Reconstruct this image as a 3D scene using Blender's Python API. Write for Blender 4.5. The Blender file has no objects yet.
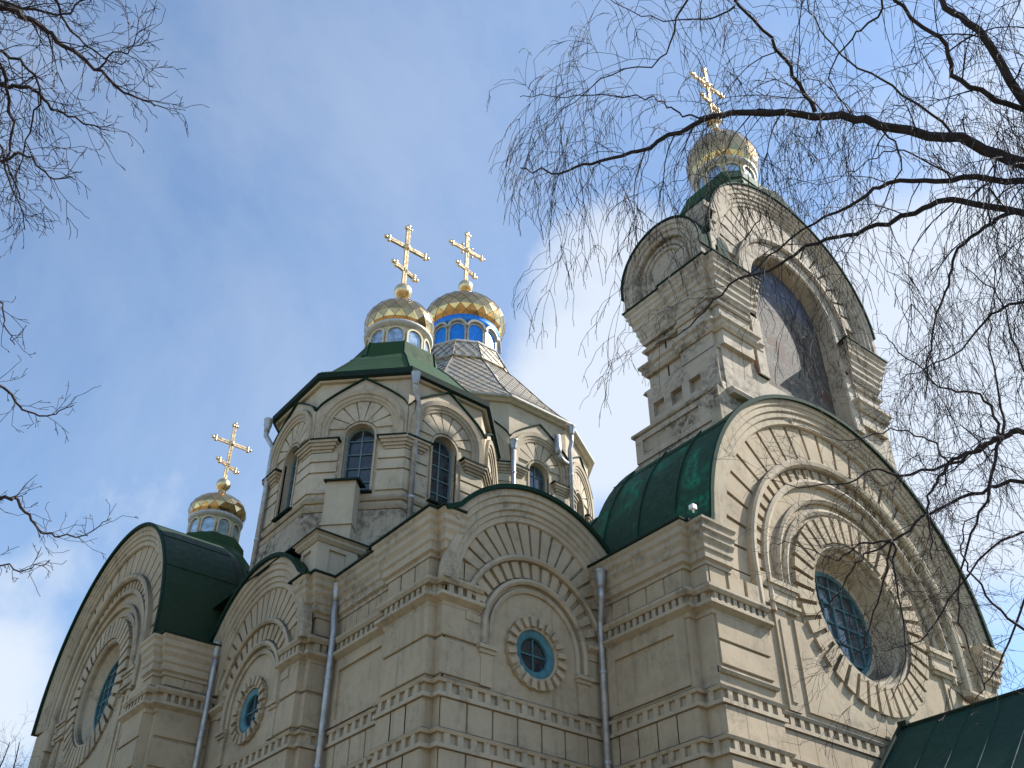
import bpy, bmesh, math, random
from math import sin, cos, tan, pi, radians, sqrt, atan2, hypot, floor
from mathutils import Vector, Matrix
from mathutils.geometry import tessellate_polygon
R = random.Random(7)
S = bpy.context.scene
COL = S.collection
EYE = 1.6                                  # camera height above the ground

# ------------------------------------------------------------------ camera
PITCH, ROLL, YAW, FPX = radians(37.56), radians(0.19), radians(38.36), 1019.0
def cam_axes():
    f = Vector((0, cos(PITCH), sin(PITCH))); r = Vector((1, 0, 0)); up = r.cross(f)
    r2 = cos(ROLL)*r + sin(ROLL)*up; u2 = -sin(ROLL)*r + cos(ROLL)*up
    U = Vector((cos(YAW), sin(YAW), 0)); W = Vector((-sin(YAW), cos(YAW), 0)); Z = Vector((0, 0, 1))
    t = lambda v: Vector((v.dot(U), v.dot(W), v.dot(Z)))
    return t(r2), t(u2), t(f)
CR, CU, CF = cam_axes()
cam_data = bpy.data.cameras.new('camera'); cam = bpy.data.objects.new('camera', cam_data); COL.objects.link(cam)
cam_data.sensor_width = 36; cam_data.lens = FPX/1024*36; cam_data.clip_start = 0.1; cam_data.clip_end = 3000
cam.matrix_world = Matrix(((CR.x, CU.x, -CF.x, 0), (CR.y, CU.y, -CF.y, 0), (CR.z, CU.z, -CF.z, EYE), (0, 0, 0, 1)))
S.camera = cam
S.render.resolution_x = 1024; S.render.resolution_y = 768

# ------------------------------------------------------------------ sun + sky
SUN = Vector((1.0, -0.40, 1.0)).normalized()      # direction towards the sun
sd = bpy.data.lights.new('sun', 'SUN'); sd.energy = 5.0; sd.angle = radians(0.5); sd.color = (1.0, 0.95, 0.88)
so = bpy.data.objects.new('sun', sd); COL.objects.link(so)
so.rotation_euler = SUN.to_track_quat('Z', 'Y').to_euler(); so.location = (30, -10, 40)
w = bpy.data.worlds.new('World'); S.world = w; w.use_nodes = True
nt = w.node_tree; nt.nodes.clear()
def N(nt, t, **k):
    n = nt.nodes.new(t)
    for a, b in k.items(): setattr(n, a, b)
    return n
out = N(nt, 'ShaderNodeOutputWorld'); bg = N(nt, 'ShaderNodeBackground'); bg.inputs['Strength'].default_value = 0.125
sky = N(nt, 'ShaderNodeTexSky', sky_type='NISHITA'); sky.sun_disc = False
sky.sun_elevation = math.asin(SUN.z); sky.sun_rotation = atan2(SUN.x, SUN.y)
sky.air_density = 1.0; sky.dust_density = 0.5; sky.ozone_density = 2.5; sky.altitude = 150
tc = N(nt, 'ShaderNodeTexCoord')
def mth(nt, op, a, b=None, c=None, clamp=False):
    n = N(nt, 'ShaderNodeMath', operation=op); n.use_clamp = clamp
    for i, v in enumerate((a, b, c)):
        if v is None: continue
        if isinstance(v, (int, float)): n.inputs[i].default_value = v
        else: nt.links.new(v, n.inputs[i])
    return n.outputs[0]
def noise(nt, vec, scale, detail=4, rough=0.55, dist=0.0):
    n = N(nt, 'ShaderNodeTexNoise'); n.inputs['Scale'].default_value = scale; n.inputs['Detail'].default_value = detail
    n.inputs['Roughness'].default_value = rough; n.inputs['Distortion'].default_value = dist
    if vec is not None: nt.links.new(vec, n.inputs['Vector'])
    return n.outputs['Fac']
def ramp(nt, v, a, b, lo=0.0, hi=1.0):
    n = N(nt, 'ShaderNodeMapRange'); n.interpolation_type = 'SMOOTHSTEP'
    n.inputs['From Min'].default_value = a; n.inputs['From Max'].default_value = b
    n.inputs['To Min'].default_value = lo; n.inputs['To Max'].default_value = hi
    nt.links.new(v, n.inputs['Value']); return n.outputs['Result']
def mix(nt, fac, a, b, mode='MIX'):
    n = N(nt, 'ShaderNodeMix', data_type='RGBA', blend_type=mode)
    if isinstance(fac, (int, float)): n.inputs[0].default_value = fac
    else: nt.links.new(fac, n.inputs[0])
    for i, v in ((6, a), (7, b)):
        if isinstance(v, tuple): n.inputs[i].default_value = (*v[:3], 1)
        else: nt.links.new(v, n.inputs[i])
    return n.outputs[2]
def pxdir(x, y):
    return (CF*FPX + CR*(x-512) + CU*(384-y)).normalized()
g = tc.outputs['Generated']
n1 = noise(nt, g, 3.2, 7, 0.58, 0.25); n2 = noise(nt, g, 9.0, 6, 0.6, 0.3)
tex = mth(nt, 'ADD', mth(nt, 'MULTIPLY', n1, 0.65), mth(nt, 'MULTIPLY', n2, 0.35))
acc = None
# cloud banks: direction, angular radius, weight
for (px, py, rad, wt) in ((130, 505, 5.0, .31), (0, 650, 5.5, .36), (-70, 770, 7, .28), (615, 340, 8, .42), (600, 430, 6, .34), (640, 260, 6, .12), (930, 400, 10, .42), (960, 620, 9, .25),
                          (780, 60, 16, .12), (420, 210, 13, .05), (560, 520, 6, .2), (1150, 250, 18, .25)):
    d = pxdir(px, py)
    vm = N(nt, 'ShaderNodeVectorMath', operation='DOT_PRODUCT'); nt.links.new(g, vm.inputs[0]); vm.inputs[1].default_value = d
    m = ramp(nt, vm.outputs['Value'], cos(radians(rad*1.25)), cos(radians(rad*0.15)), 0, wt)
    acc = m if acc is None else mth(nt, 'ADD', acc, m)
cl = mth(nt, 'ADD', tex, acc)
cov = ramp(nt, cl, 0.66, 1.05, 0.0, 0.85)
thin = ramp(nt, noise(nt, g, 2.1, 8, 0.62, 0.4), 0.3, 0.75, 0.03, 0.30)
cov = mth(nt, 'MAXIMUM', cov, thin)
skyt = mix(nt, 1.0, sky.outputs[0], (0.86, 1.0, 1.05), 'MULTIPLY')
skyc = mix(nt, cov, skyt, (3.9, 4.2, 4.6))
nt.links.new(skyc, bg.inputs['Color']); nt.links.new(bg.outputs[0], out.inputs['Surface'])
S.view_settings.view_transform = 'Standard'; S.view_settings.look = 'None'
S.view_settings.exposure = 0.84; S.view_settings.gamma = 1.0; S.view_settings.use_curve_mapping = False
S.render.engine = 'CYCLES'

# ------------------------------------------------------------------ materials
def newmat(name):
    m = bpy.data.materials.new(name); m.use_nodes = True; nt = m.node_tree
    b = nt.nodes['Principled BSDF']; geo = N(nt, 'ShaderNodeNewGeometry')
    return m, nt, b, geo.outputs['Position']
def mapped(nt, vec, sc):
    n = N(nt, 'ShaderNodeMapping'); n.inputs['Scale'].default_value = sc; nt.links.new(vec, n.inputs['Vector']); return n.outputs[0]
def bump(nt, b, h, strength=0.3, dist=0.02):
    n = N(nt, 'ShaderNodeBump'); n.inputs['Strength'].default_value = strength; n.inputs['Distance'].default_value = dist
    nt.links.new(h, n.inputs['Height']); nt.links.new(n.outputs[0], b.inputs['Normal'])
def plaster(name, base, grime=0.35, streak=0.35, dark=(0.09, 0.08, 0.065), chips=0.0, gth=0.0):
    m, nt, b, pos = newmat(name)
    big = noise(nt, pos, 0.55, 6, 0.6); mid = noise(nt, pos, 3.1, 8, 0.65); fine = noise(nt, pos, 28, 4, 0.6)
    c = mix(nt, ramp(nt, big, 0.3, 0.7), tuple(x*0.86 for x in base), tuple(min(1, x*1.1) for x in base))
    c = mix(nt, ramp(nt, mid, 0.45, 0.75, 0, 0.4), c, (base[0]*0.78, base[1]*0.70, base[2]*0.6))
    st = noise(nt, mapped(nt, pos, (5.5, 5.5, 0.45)), 1.0, 7, 0.68)
    c = mix(nt, ramp(nt, st, 0.52, 0.78, 0, streak), c, (0.16, 0.135, 0.10))
    st2 = noise(nt, mapped(nt, pos, (9, 9, 0.8)), 1.0, 5, 0.6)
    c = mix(nt, ramp(nt, st2, 0.56, 0.8, 0, streak*0.55), c, tuple(min(1, x*1.25) for x in base))
    gr = mth(nt, 'MULTIPLY', ramp(nt, noise(nt, pos, 0.9, 9, 0.7, 0.6), 0.47-gth, 0.66-gth), ramp(nt, noise(nt, pos, 7, 8, 0.7), 0.38, 0.6))
    c = mix(nt, mth(nt, 'MULTIPLY', gr, grime), c, dark)
    if chips:
        ch = ramp(nt, noise(nt, pos, 5.0, 6, 0.7), 0.64, 0.67, 0, chips)
        c = mix(nt, ch, c, (0.30, 0.17, 0.11))
    nt.links.new(c, b.inputs['Base Color']); b.inputs['Roughness'].default_value = 0.9
    b.inputs['Specular IOR Level'].default_value = 0.2
    gn = nt.nodes.new('ShaderNodeNewGeometry'); sx = nt.nodes.new('ShaderNodeSeparateXYZ'); nt.links.new(gn.outputs['Normal'], sx.inputs[0])
    led = mth(nt, 'MULTIPLY', ramp(nt, sx.outputs[2], 0.25, 0.8), ramp(nt, noise(nt, pos, 3.3, 6, .6), .3, .6, .5, .95))
    c = mix(nt, led, c, dark)
    nt.links.new(c, b.inputs['Base Color'])
    h = mth(nt, 'ADD', mth(nt, 'MULTIPLY', mid, 0.8), mth(nt, 'MULTIPLY', fine, 0.25))
    bump(nt, b, h, 0.45, 0.025)
    return m
def metalpaint(name, base, alt, rough=0.42, patch=0.5, sc=1.2, spec=0.5):
    m, nt, b, pos = newmat(name)
    n_ = noise(nt, mapped(nt, pos, (1, 1, .7)), sc, 8, 0.65, 0.5); n2_ = noise(nt, pos, sc*7, 6, 0.7)
    f = mth(nt, 'MULTIPLY', ramp(nt, n_, 0.52, 0.66), ramp(nt, n2_, 0.38, 0.6))
    c = mix(nt, mth(nt, 'MULTIPLY', f, patch), base, alt)
    c = mix(nt, ramp(nt, noise(nt, mapped(nt, pos, (4, 4, .5)), 1.3, 6, .6), 0.5, 0.8, 0, 0.5), c, tuple(x*0.5 for x in base))
    nt.links.new(c, b.inputs['Base Color'])
    r = ramp(nt, n2_, 0.3, 0.7, rough-0.08, rough+0.15); nt.links.new(r, b.inputs['Roughness'])
    b.inputs['Specular IOR Level'].default_value = spec
    bump(nt, b, noise(nt, pos, 2.2, 4, 0.5), 0.35, 0.03)
    return m
def simple(name, base, rough=0.5, metal=0.0, var=0.12, bmp=0.0, spec=0.5):
    m, nt, b, pos = newmat(name)
    n_ = noise(nt, pos, 6, 6, 0.6)
    c = mix(nt, ramp(nt, n_, 0.3, 0.7), tuple(x*(1-var) for x in base), tuple(min(1, x*(1+var)) for x in base))
    nt.links.new(c, b.inputs['Base Color']); b.inputs['Roughness'].default_value = rough; b.inputs['Metallic'].default_value = metal
    b.inputs['Specular IOR Level'].default_value = spec
    if bmp: bump(nt, b, noise(nt, pos, 14, 5, 0.6), bmp, 0.01)
    return m
CREAM = (0.435, 0.355, 0.25)
M = {}
M['plaster'] = plaster('cream_plaster', CREAM, 0.4, 0.5)
M['trim'] = plaster('cream_moulding', (0.44, 0.37, 0.272), 0.6, 0.55)
M['worn'] = plaster('weathered_plaster', (0.46, 0.40, 0.32), 0.8, 0.75, chips=0.6, gth=.02, dark=(0.07, 0.062, 0.05))
M['towerp'] = plaster('tower_plaster', (0.50, 0.43, 0.325), 0.42, 0.42)
M['black'] = plaster('moss_stained_plaster', (0.40, 0.345, 0.265), 1.0, 0.9, dark=(0.045, 0.042, 0.036), gth=.04)
M['green'] = metalpaint('green_roof_paint', (0.016, 0.046, 0.024), (0.012, 0.19, 0.10), 0.6, 0.95, 0.8, 0.2)
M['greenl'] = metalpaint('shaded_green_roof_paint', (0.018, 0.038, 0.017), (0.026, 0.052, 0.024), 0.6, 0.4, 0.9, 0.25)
M['green2'] = metalpaint('faded_green_roof_paint', (0.027, 0.066, 0.026), (0.07, 0.11, 0.045), 0.6, 0.5, 1.0, 0.15)
M['porchgreen'] = metalpaint('dark_porch_paint', (0.008, 0.044, 0.034), (0.01, 0.06, 0.046), 0.7, 0.4, 0.9, 0.25)
M['greenedge'] = simple('green_edge_metal', (0.01, 0.034, 0.022), 0.85, spec=0.12)
M['eave'] = simple('dark_eave_metal', (0.014, 0.028, 0.022), 0.85, spec=0.15)
M['pipe'] = simple('galvanised_pipe', (0.38, 0.385, 0.40), 0.42, 0.55, 0.2)
M['teal'] = simple('teal_window_paint', (0.05, 0.135, 0.155), 0.6)
M['paleframe'] = simple('faded_blue_grey_frame', (0.13, 0.21, 0.24), 0.6)
M['tealring'] = simple('bright_teal_paint', (0.045, 0.155, 0.19), 0.5, var=0.25, bmp=0.3)
M['cream'] = simple('lantern_cream_paint', (0.58, 0.50, 0.33), 0.5)
M['palepanel'] = simple('pale_blue_sheet', (0.42, 0.50, 0.56), 0.22, 0.75, 0.35, 0.15)
M['blue'] = simple('bright_blue_sheet', (0.008, 0.22, 0.75), 0.35, 0.15, 0.2, 0.1)
M['greytrim'] = simple('grey_lantern_trim', (0.42, 0.40, 0.34), 0.6, 0, 0.2, 0.3)
M['band'] = simple('grey_dome_band', (0.5, 0.5, 0.48), 0.5)
def glassmat(name, col, rough):
    m, nt, b, pos = newmat(name)
    c = mix(nt, ramp(nt, noise(nt, pos, 2.5, 5, .6), .35, .65), tuple(x*0.5 for x in col), tuple(x*1.6 for x in col))
    nt.links.new(c, b.inputs['Base Color']); b.inputs['Roughness'].default_value = rough; b.inputs['Specular IOR Level'].default_value = 0.9
    bump(nt, b, noise(nt, pos, 1.7, 2, .5), 0.25, 0.03)
    return m
M['glass'] = glassmat('dark_window_glass', (0.02, 0.03, 0.04), 0.06)
M['greyglass'] = glassmat('sky_tinted_window_glass', (0.07, 0.09, 0.115), 0.12)  # grey-blue of the reflected sky is put into the glass colour
def goldmat(name, base, rough):
    m, nt, b, pos = newmat(name)
    c = mix(nt, ramp(nt, noise(nt, pos, 2.0, 5, .6), .35, .7), base, tuple(x*0.72 for x in base))
    nt.links.new(c, b.inputs['Base Color']); b.inputs['Metallic'].default_value = 1.0
    r = ramp(nt, noise(nt, pos, 9, 4, .6), .3, .7, rough*0.7, rough*1.5); nt.links.new(r, b.inputs['Roughness'])
    bump(nt, b, noise(nt, pos, 3.5, 3, .5), 0.25, 0.02)
    return m
M['gold'] = goldmat('gold_sheet', (0.72, 0.47, 0.22), 0.14)
M['goldpale'] = goldmat('pale_gold_sheet', (0.78, 0.66, 0.46), 0.2)
M['crossgold'] = goldmat('cross_gold', (0.88, 0.66, 0.38), 0.32)
M['seam'] = simple('tarnished_seam', (0.14, 0.10, 0.06), 0.5, 0.6)
def tilemat():
    m, nt, b, pos = newmat('diamond_metal_tiles')
    n_ = noise(nt, pos, 3.0, 3, 0.5)
    vor = N(nt, 'ShaderNodeTexVoronoi'); vor.inputs['Scale'].default_value = 2.6; nt.links.new(pos, vor.inputs['Vector'])
    bwn = N(nt, 'ShaderNodeRGBToBW'); nt.links.new(vor.outputs['Color'], bwn.inputs[0])
    c = mix(nt, bwn.outputs[0], (0.46, 0.44, 0.38), (0.66, 0.56, 0.40))
    c = mix(nt, ramp(nt, n_, .4, .7, 0, .5), c, (0.42, 0.39, 0.34))
    nt.links.new(c, b.inputs['Base Color']); b.inputs['Metallic'].default_value = 0.65; b.inputs['Roughness'].default_value = 0.42
    return m
M['tile'] = tilemat()
def frescomat():
    m, nt, b, pos = newmat('faded_fresco')
    n_ = noise(nt, pos, 1.6, 9, 0.7, 0.8); n2_ = noise(nt, pos, 8, 8, 0.75); zz = N(nt, 'ShaderNodeSeparateXYZ'); nt.links.new(pos, zz.inputs[0])
    lo = ramp(nt, mth(nt, 'ADD', zz.outputs[2], mth(nt, 'MULTIPLY', n_, 3.0)), 23.2, 24.6)
    c = mix(nt, ramp(nt, n2_, .35, .65), (0.05, 0.045, 0.04), (0.16, 0.145, 0.125))
    c = mix(nt, ramp(nt, n_, .50, .62), c, (0.10, 0.055, 0.04))
    blue = mix(nt, ramp(nt, n2_, .35, .7), (0.05, 0.07, 0.13), (0.12, 0.14, 0.2))
    c = mix(nt, lo, c, blue)
    c = mix(nt, ramp(nt, noise(nt, pos, 4, 7, .7), .6, .66, 0, .7), c, (0.30, 0.27, 0.23))
    nt.links.new(c, b.inputs['Base Color']); b.inputs['Roughness'].default_value = 0.85; bump(nt, b, n2_, .4, .02)
    return m
M['fresco'] = frescomat()
M['brick'] = plaster('bare_brick', (0.24, 0.12, 0.08), 0.5, 0.3)
def barkmat(name, a, bcol):
    m, nt, b, pos = newmat(name)
    c = mix(nt, ramp(nt, noise(nt, pos, 11, 6, .6), .4, .6), a, bcol)
    nt.links.new(c, b.inputs['Base Color']); b.inputs['Roughness'].default_value = 0.85; bump(nt, b, noise(nt, pos, 30, 5, .7), .5, .01)
    return m
M['bark'] = barkmat('dark_bark', (0.018, 0.014, 0.013), (0.035, 0.027, 0.025))
M['bark2'] = barkmat('purple_brown_bark', (0.02, 0.013, 0.014), (0.038, 0.025, 0.025))
M['twig'] = barkmat('twig_bark', (0.018, 0.012, 0.013), (0.03, 0.02, 0.02))
def groundmat():
    m, nt, b, pos = newmat('spring_grass_ground')
    c = mix(nt, ramp(nt, noise(nt, pos, .35, 9, .65), .4, .6), (0.13, 0.115, 0.06), (0.24, 0.18, 0.115))
    c = mix(nt, ramp(nt, noise(nt, pos, 6, 8, .7), .45, .7, 0, .5), c, (0.09, 0.07, 0.045))
    nt.links.new(c, b.inputs['Base Color']); b.inputs['Roughness'].default_value = 1.0; bump(nt, b, noise(nt, pos, 9, 8, .7), .8, .05)
    return m
M['ground'] = groundmat()
M['path'] = plaster('grey_paving', (0.34, 0.30, 0.25), .5, .2)
M['lampwhite'] = simple('white_lamp_housing', (0.75, 0.75, 0.72), 0.4)

# ------------------------------------------------------------------ mesh builder
class MB:
    def __init__(s): s.v = []; s.f = []; s.m = []; s.sm = []; s.mi = 0; s.smooth = False
    def face(s, idx): s.f.append(tuple(idx)); s.m.append(s.mi); s.sm.append(s.smooth)
    def add(s, vs, fs):
        o = len(s.v); s.v += [tuple(v) for v in vs]
        for f in fs: s.face([o+i for i in f])
        return o
    def box(s, T, h0, h1, d0, d1, z0, z1):
        vs = [T(h, d, z) for z in (z0, z1) for d in (d0, d1) for h in (h0, h1)]
        s.add(vs, [(0,1,3,2),(4,6,7,5),(0,4,5,1),(2,3,7,6),(0,2,6,4),(1,5,7,3)])
    def grid_loop(s, rings, closed_u=True, closed_v=False, caps=True):
        o = len(s.v); n = len(rings[0]); k = len(rings)
        for r in rings: s.v += [tuple(p) for p in r]
        for i in range(k if closed_v else k-1):
            a = o+i*n; b = o+((i+1) % k)*n
            for j in range(n if closed_u else n-1):
                j2 = (j+1) % n; s.face((a+j, a+j2, b+j2, b+j))
        if caps and closed_u and not closed_v:
            s.face([o+j for j in range(n)][::-1]); s.face([o+(k-1)*n+j for j in range(n)])
    def sector(s, T, cx, cz, r0, r1, a0, a1, d0, d1, n=3):
        rings = []
        for i in range(n+1):
            a = a0+(a1-a0)*i/n; ca, sa = cos(a), sin(a)
            rings.append([T(cx+r0*ca, d0, cz+r0*sa), T(cx+r1*ca, d0, cz+r1*sa), T(cx+r1*ca, d1, cz+r1*sa), T(cx+r0*ca, d1, cz+r0*sa)])
        s.grid_loop(rings)
    def arch(s, T, cx, cz, prof, a0=0.0, a1=pi, n=48, drop=0.0):
        """closed profile [(radius, depth)] swept round an arc; drop = straight legs below the springing"""
        rings = []
        if drop: rings.append([T(cx+r*cos(a0), d, cz+r*sin(a0)-drop) for r, d in prof])
        for i in range(n+1):
            a = a0+(a1-a0)*i/n
            rings.append([T(cx+r*cos(a), d, cz+r*sin(a)) for r, d in prof])
        if drop: rings.append([T(cx+r*cos(a1), d, cz+r*sin(a1)-drop) for r, d in prof])
        s.grid_loop(rings)
    def ring(s, T, cx, cz, prof, n=64):
        s.grid_loop([[T(cx+r*cos(2*pi*i/n), d, cz+r*sin(2*pi*i/n)) for r, d in prof] for i in range(n)], closed_v=True)
    def plate(s, T, outer, holes, d0, d1):
        loops = [outer]+holes
        tris = tessellate_polygon([[Vector((h, z, 0)) for h, z in l] for l in loops])
        pts = [p for l in loops for p in l]; n = len(pts); o = len(s.v)
        s.v += [tuple(T(h, d1, z)) for h, z in pts]+[tuple(T(h, d0, z)) for h, z in pts]
        for t in tris:
            s.face([o+i for i in t]); s.face([o+n+i for i in reversed(t)])
        k = 0
        for l in loops:
            for i in range(len(l)):
                a = k+i; b = k+(i+1) % len(l); s.face((o+a, o+b, o+n+b, o+n+a))
            k += len(l)
    def star_plate(s, T, ctr, outer, inner, d0, d1, n=96):
        def hit(poly, a):
            dx, dz = cos(a), sin(a); best = None
            for i in range(len(poly)):
                x0, z0 = poly[i][0]-ctr[0], poly[i][1]-ctr[1]; x1, z1 = poly[(i+1) % len(poly)][0]-ctr[0], poly[(i+1) % len(poly)][1]-ctr[1]
                ex, ez = x1-x0, z1-z0; den = dx*ez-dz*ex
                if abs(den) < 1e-12: continue
                t = (x0*ez-z0*ex)/den; u = (x0*dz-z0*dx)/den
                if t > 0 and -1e-6 <= u <= 1+1e-6 and (best is None or t < best): best = t
            return (ctr[0]+dx*best, ctr[1]+dz*best)
        an = [2*pi*i/n+.00137 for i in range(n)]+[atan2(z-ctr[1], x-ctr[0]) % (2*pi) for x, z in list(outer)+list(inner)]
        an = sorted(an); an = [a for i, a in enumerate(an) if i == 0 or a-an[i-1] > 1e-4]
        rings = []
        for a in an:
            o_, i_ = hit(outer, a), hit(inner, a)
            rings.append([T(i_[0], d0, i_[1]), T(o_[0], d0, o_[1]), T(o_[0], d1, o_[1]), T(i_[0], d1, i_[1])])
        s.grid_loop(rings, closed_v=True)
    def sweep(s, path, prof, closed=False):
        """closed profile [(outward, z)] along plan path; outward = right-hand side of travel"""
        n = len(path); rings = []
        for i in range(n):
            p = path[i]
            def nrm(a, b):
                dx, dy = b[0]-a[0], b[1]-a[1]; l = hypot(dx, dy); return (dy/l, -dx/l)
            ns = []
            if closed or i > 0: ns.append(nrm(path[i-1], p))
            if closed or i < n-1: ns.append(nrm(p, path[(i+1) % n]))
            if len(ns) == 2:
                mx, my = ns[0][0]+ns[1][0], ns[0][1]+ns[1][1]; q = mx*mx+my*my
                mx, my = 2*mx/q, 2*my/q
            else: mx, my = ns[0]
            rings.append([(p[0]+mx*d, p[1]+my*d, z) for d, z in prof])
        s.grid_loop(rings, closed_v=closed)
    def dentils(s, path, d0, d1, z0, z1, pitch, width, closed=False):
        m = len(path)
        for i in range(m if closed else m-1):
            a, b = path[i], path[(i+1) % m]; dx, dy = b[0]-a[0], b[1]-a[1]; l = hypot(dx, dy)
            if l < pitch*0.8: continue
            ux, uy = dx/l, dy/l; k = max(1, int(round(l/pitch))); p = l/k
            T = lambda h, d, z, a=a, ux=ux, uy=uy: (a[0]+ux*h+uy*d, a[1]+uy*h-ux*d, z)
            for j in range(k):
                c = (j+.5)*p; s.box(T, c-width/2, c+width/2, d0, d1, z0, z1)
    def lathe(s, c, prof, n=32, a0=0.0):
        o = len(s.v); k = len(prof)
        for r, z in prof:
            for j in range(n): s.v.append((c[0]+r*cos(a0+2*pi*j/n), c[1]+r*sin(a0+2*pi*j/n), z))
        for i in range(k-1):
            for j in range(n):
                j2 = (j+1) % n; a, b = o+i*n, o+(i+1)*n; s.face((a+j, a+j2, b+j2, b+j))
        s.face([o+j for j in range(n)][::-1]); s.face([o+(k-1)*n+j for j in range(n)])
    def tube(s, pts, radii, n=6):
        rings = []; up = Vector((0, 0, 1)); prev = None
        P = [Vector(p) for p in pts]
        if isinstance(radii, (int, float)): radii = [radii]*len(P)
        for i, p in enumerate(P):
            t = (P[min(i+1, len(P)-1)]-P[max(i-1, 0)])
            if t.length < 1e-9: t = Vector((0, 0, 1))
            t.normalize()
            if prev is None: a = t.cross(up if abs(t.z) < .9 else Vector((1, 0, 0))).normalized()
            else:
                a = prev-t*prev.dot(t)
                a = a.normalized() if a.length > 1e-6 else t.orthogonal().normalized()
            prev = a; b = t.cross(a)
            rings.append([p+(a*cos(2*pi*j/n)+b*sin(2*pi*j/n))*radii[i] for j in range(n)])
        s.grid_loop(rings)
    def build(s, name, mats, parent=None, root=None, recalc=True, bevel=0.0):
        me = bpy.data.meshes.new(name)
        if not isinstance(mats, (list, tuple)): mats = [mats]
        off = Vector(root.location) if root else Vector((0, 0, 0))
        me.from_pydata([(x-off.x, y-off.y, z+EYE-off.z) for x, y, z in s.v], [], s.f)
        for m_ in mats: me.materials.append(M[m_])
        me.polygons.foreach_set('material_index', s.m); me.polygons.foreach_set('use_smooth', s.sm)
        if recalc:
            bm = bmesh.new(); bm.from_mesh(me); bmesh.ops.recalc_face_normals(bm, faces=bm.faces); bm.to_mesh(me); bm.free()
        me.update()
        o = bpy.data.objects.new(name, me); COL.objects.link(o)
        if parent: o.parent = parent
        if bevel:
            bv = o.modifiers.new('bevel', 'BEVEL'); bv.width = bevel; bv.segments = 1; bv.limit_method = 'ANGLE'; bv.angle_limit = radians(50)
        return o
def thing(name, label, cat, loc, group=None):
    o = bpy.data.objects.new(name, None); COL.objects.link(o); o.location = loc; o['label'] = label; o['category'] = cat
    o.empty_display_size = 0.5
    if group: o['group'] = group
    return o
def frame(c, ang, a=0.0, flip=1):
    """facade frame round plan point c: outward normal at ang; h to the right of the viewer facing it if flip=1"""
    ox, oy = cos(ang), sin(ang); tx, ty = -oy*flip, ox*flip
    return lambda h, d, z: (c[0]+ox*(a+d)+tx*h, c[1]+oy*(a+d)+ty*h, z)
def arcpts(cx, cz, r, a0, a1, n): return [(cx+r*cos(a0+(a1-a0)*i/n), cz+r*sin(a0+(a1-a0)*i/n)) for i in range(n+1)]

# ------------------------------------------------------------------ ground
g_ = MB(); n = 40
for i in range(n+1):
    for j in range(n+1): g_.v.append(((i/n-.5)*1600, (j/n-.5)*1600, -EYE))
for i in range(n):
    for j in range(n): a = i*(n+1)+j; g_.face((a, a+n+1, a+n+2, a+1))
go = g_.build('ground', 'ground', recalc=False); go['kind'] = 'structure'
p_ = MB(); p_.box(lambda h, d, z: (h, d, z), 5.5, 30, 9.6, 11.2, -EYE-.1, -EYE+.06); p_.box(lambda h, d, z: (h, d, z), 18.9, 22.3, -20, 9.6, -EYE-.1, -EYE+.05)
po = p_.build('path', 'path'); po['kind'] = 'structure'

# ------------------------------------------------------------------ the church
CX, CY = 20.6, 29.6
church = thing('church', 'large cream plastered Orthodox church with green roofs and gilded domes, seen from below', 'church', (CX, CY, 0))
def part(mb, name, mats, parent=church, **k): return mb.build(name, mats, parent, church, **k)

CORN = [(-.05, 9.92), (.06, 9.92), (.06, 10.0), (.13, 10.04), (.13, 10.2), (.17, 10.24), (.17, 10.36), (.23, 10.46), (.23, 10.56), (.28, 10.62), (.28, 10.74), (.33, 10.8), (.33, 10.86), (-.05, 10.86)]
EAVE = [(-.05, 10.86), (.38, 10.86), (.38, 10.9), (-.05, 10.96)]
UPD_LO = [(-.05, 8.84), (.03, 8.84), (.05, 8.92), (.12, 8.96), (.19, 9.0), (.19, 9.07), (-.05, 9.1)]
UPD_HI = [(-.05, 9.3), (.12, 9.3), (.17, 9.37), (.17, 9.43), (.1, 9.48), (-.05, 9.5)]
def band(mb, path, z):
    mb.sweep(path, [(-.05, z), (.09, z), (.09, z+.08), (-.05, z+.10)])
    mb.sweep(path, [(-.05, z+.27), (.09, z+.27), (.12, z+.33), (.05, z+.38), (-.05, z+.38)])
    mb.sweep(path, [(-.05, z+.07), (.02, z+.07), (.02, z+.28), (-.05, z+.28)])
    mb.dentils(path, -.03, .085, z+.08, z+.275, .31, .13)
def blocks(mb, path, z0, z1, pitch=.6, d=.045):
    mb.dentils(path, -.03, d, z0, z1, pitch, pitch-.035)
def dress(mb, path, top=True, bands=(7.0, 6.05, 5.1), mi_=1):
    mb.mi = mi_
    for z in bands:
        band(mb, path, z); 
    mb.mi = 0
    for z in bands: blocks(mb, path, z-.62, z-.02)
    mb.mi = mi_
    if top:
        mb.sweep(path, CORN); mb.sweep(path, UPD_LO); mb.sweep(path, UPD_HI)
        mb.dentils(path, -.03, .09, 9.08, 9.31, .2, .11)
        mb.mi = 0; mb.dentils(path, -.03, .035, 9.53, 9.91, .52, .47)
def grooved(mb, path, zs):
    """flat courses of rusticated plaster between the z levels, with a shadow joint between"""
    for a, b in zip(zs, zs[1:]): mb.sweep(path, [(-.04, a+.025), (.035, a+.025), (.05, a+.04), (.05, b-.04), (.035, b-.025), (-.04, b-.025)])

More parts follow.
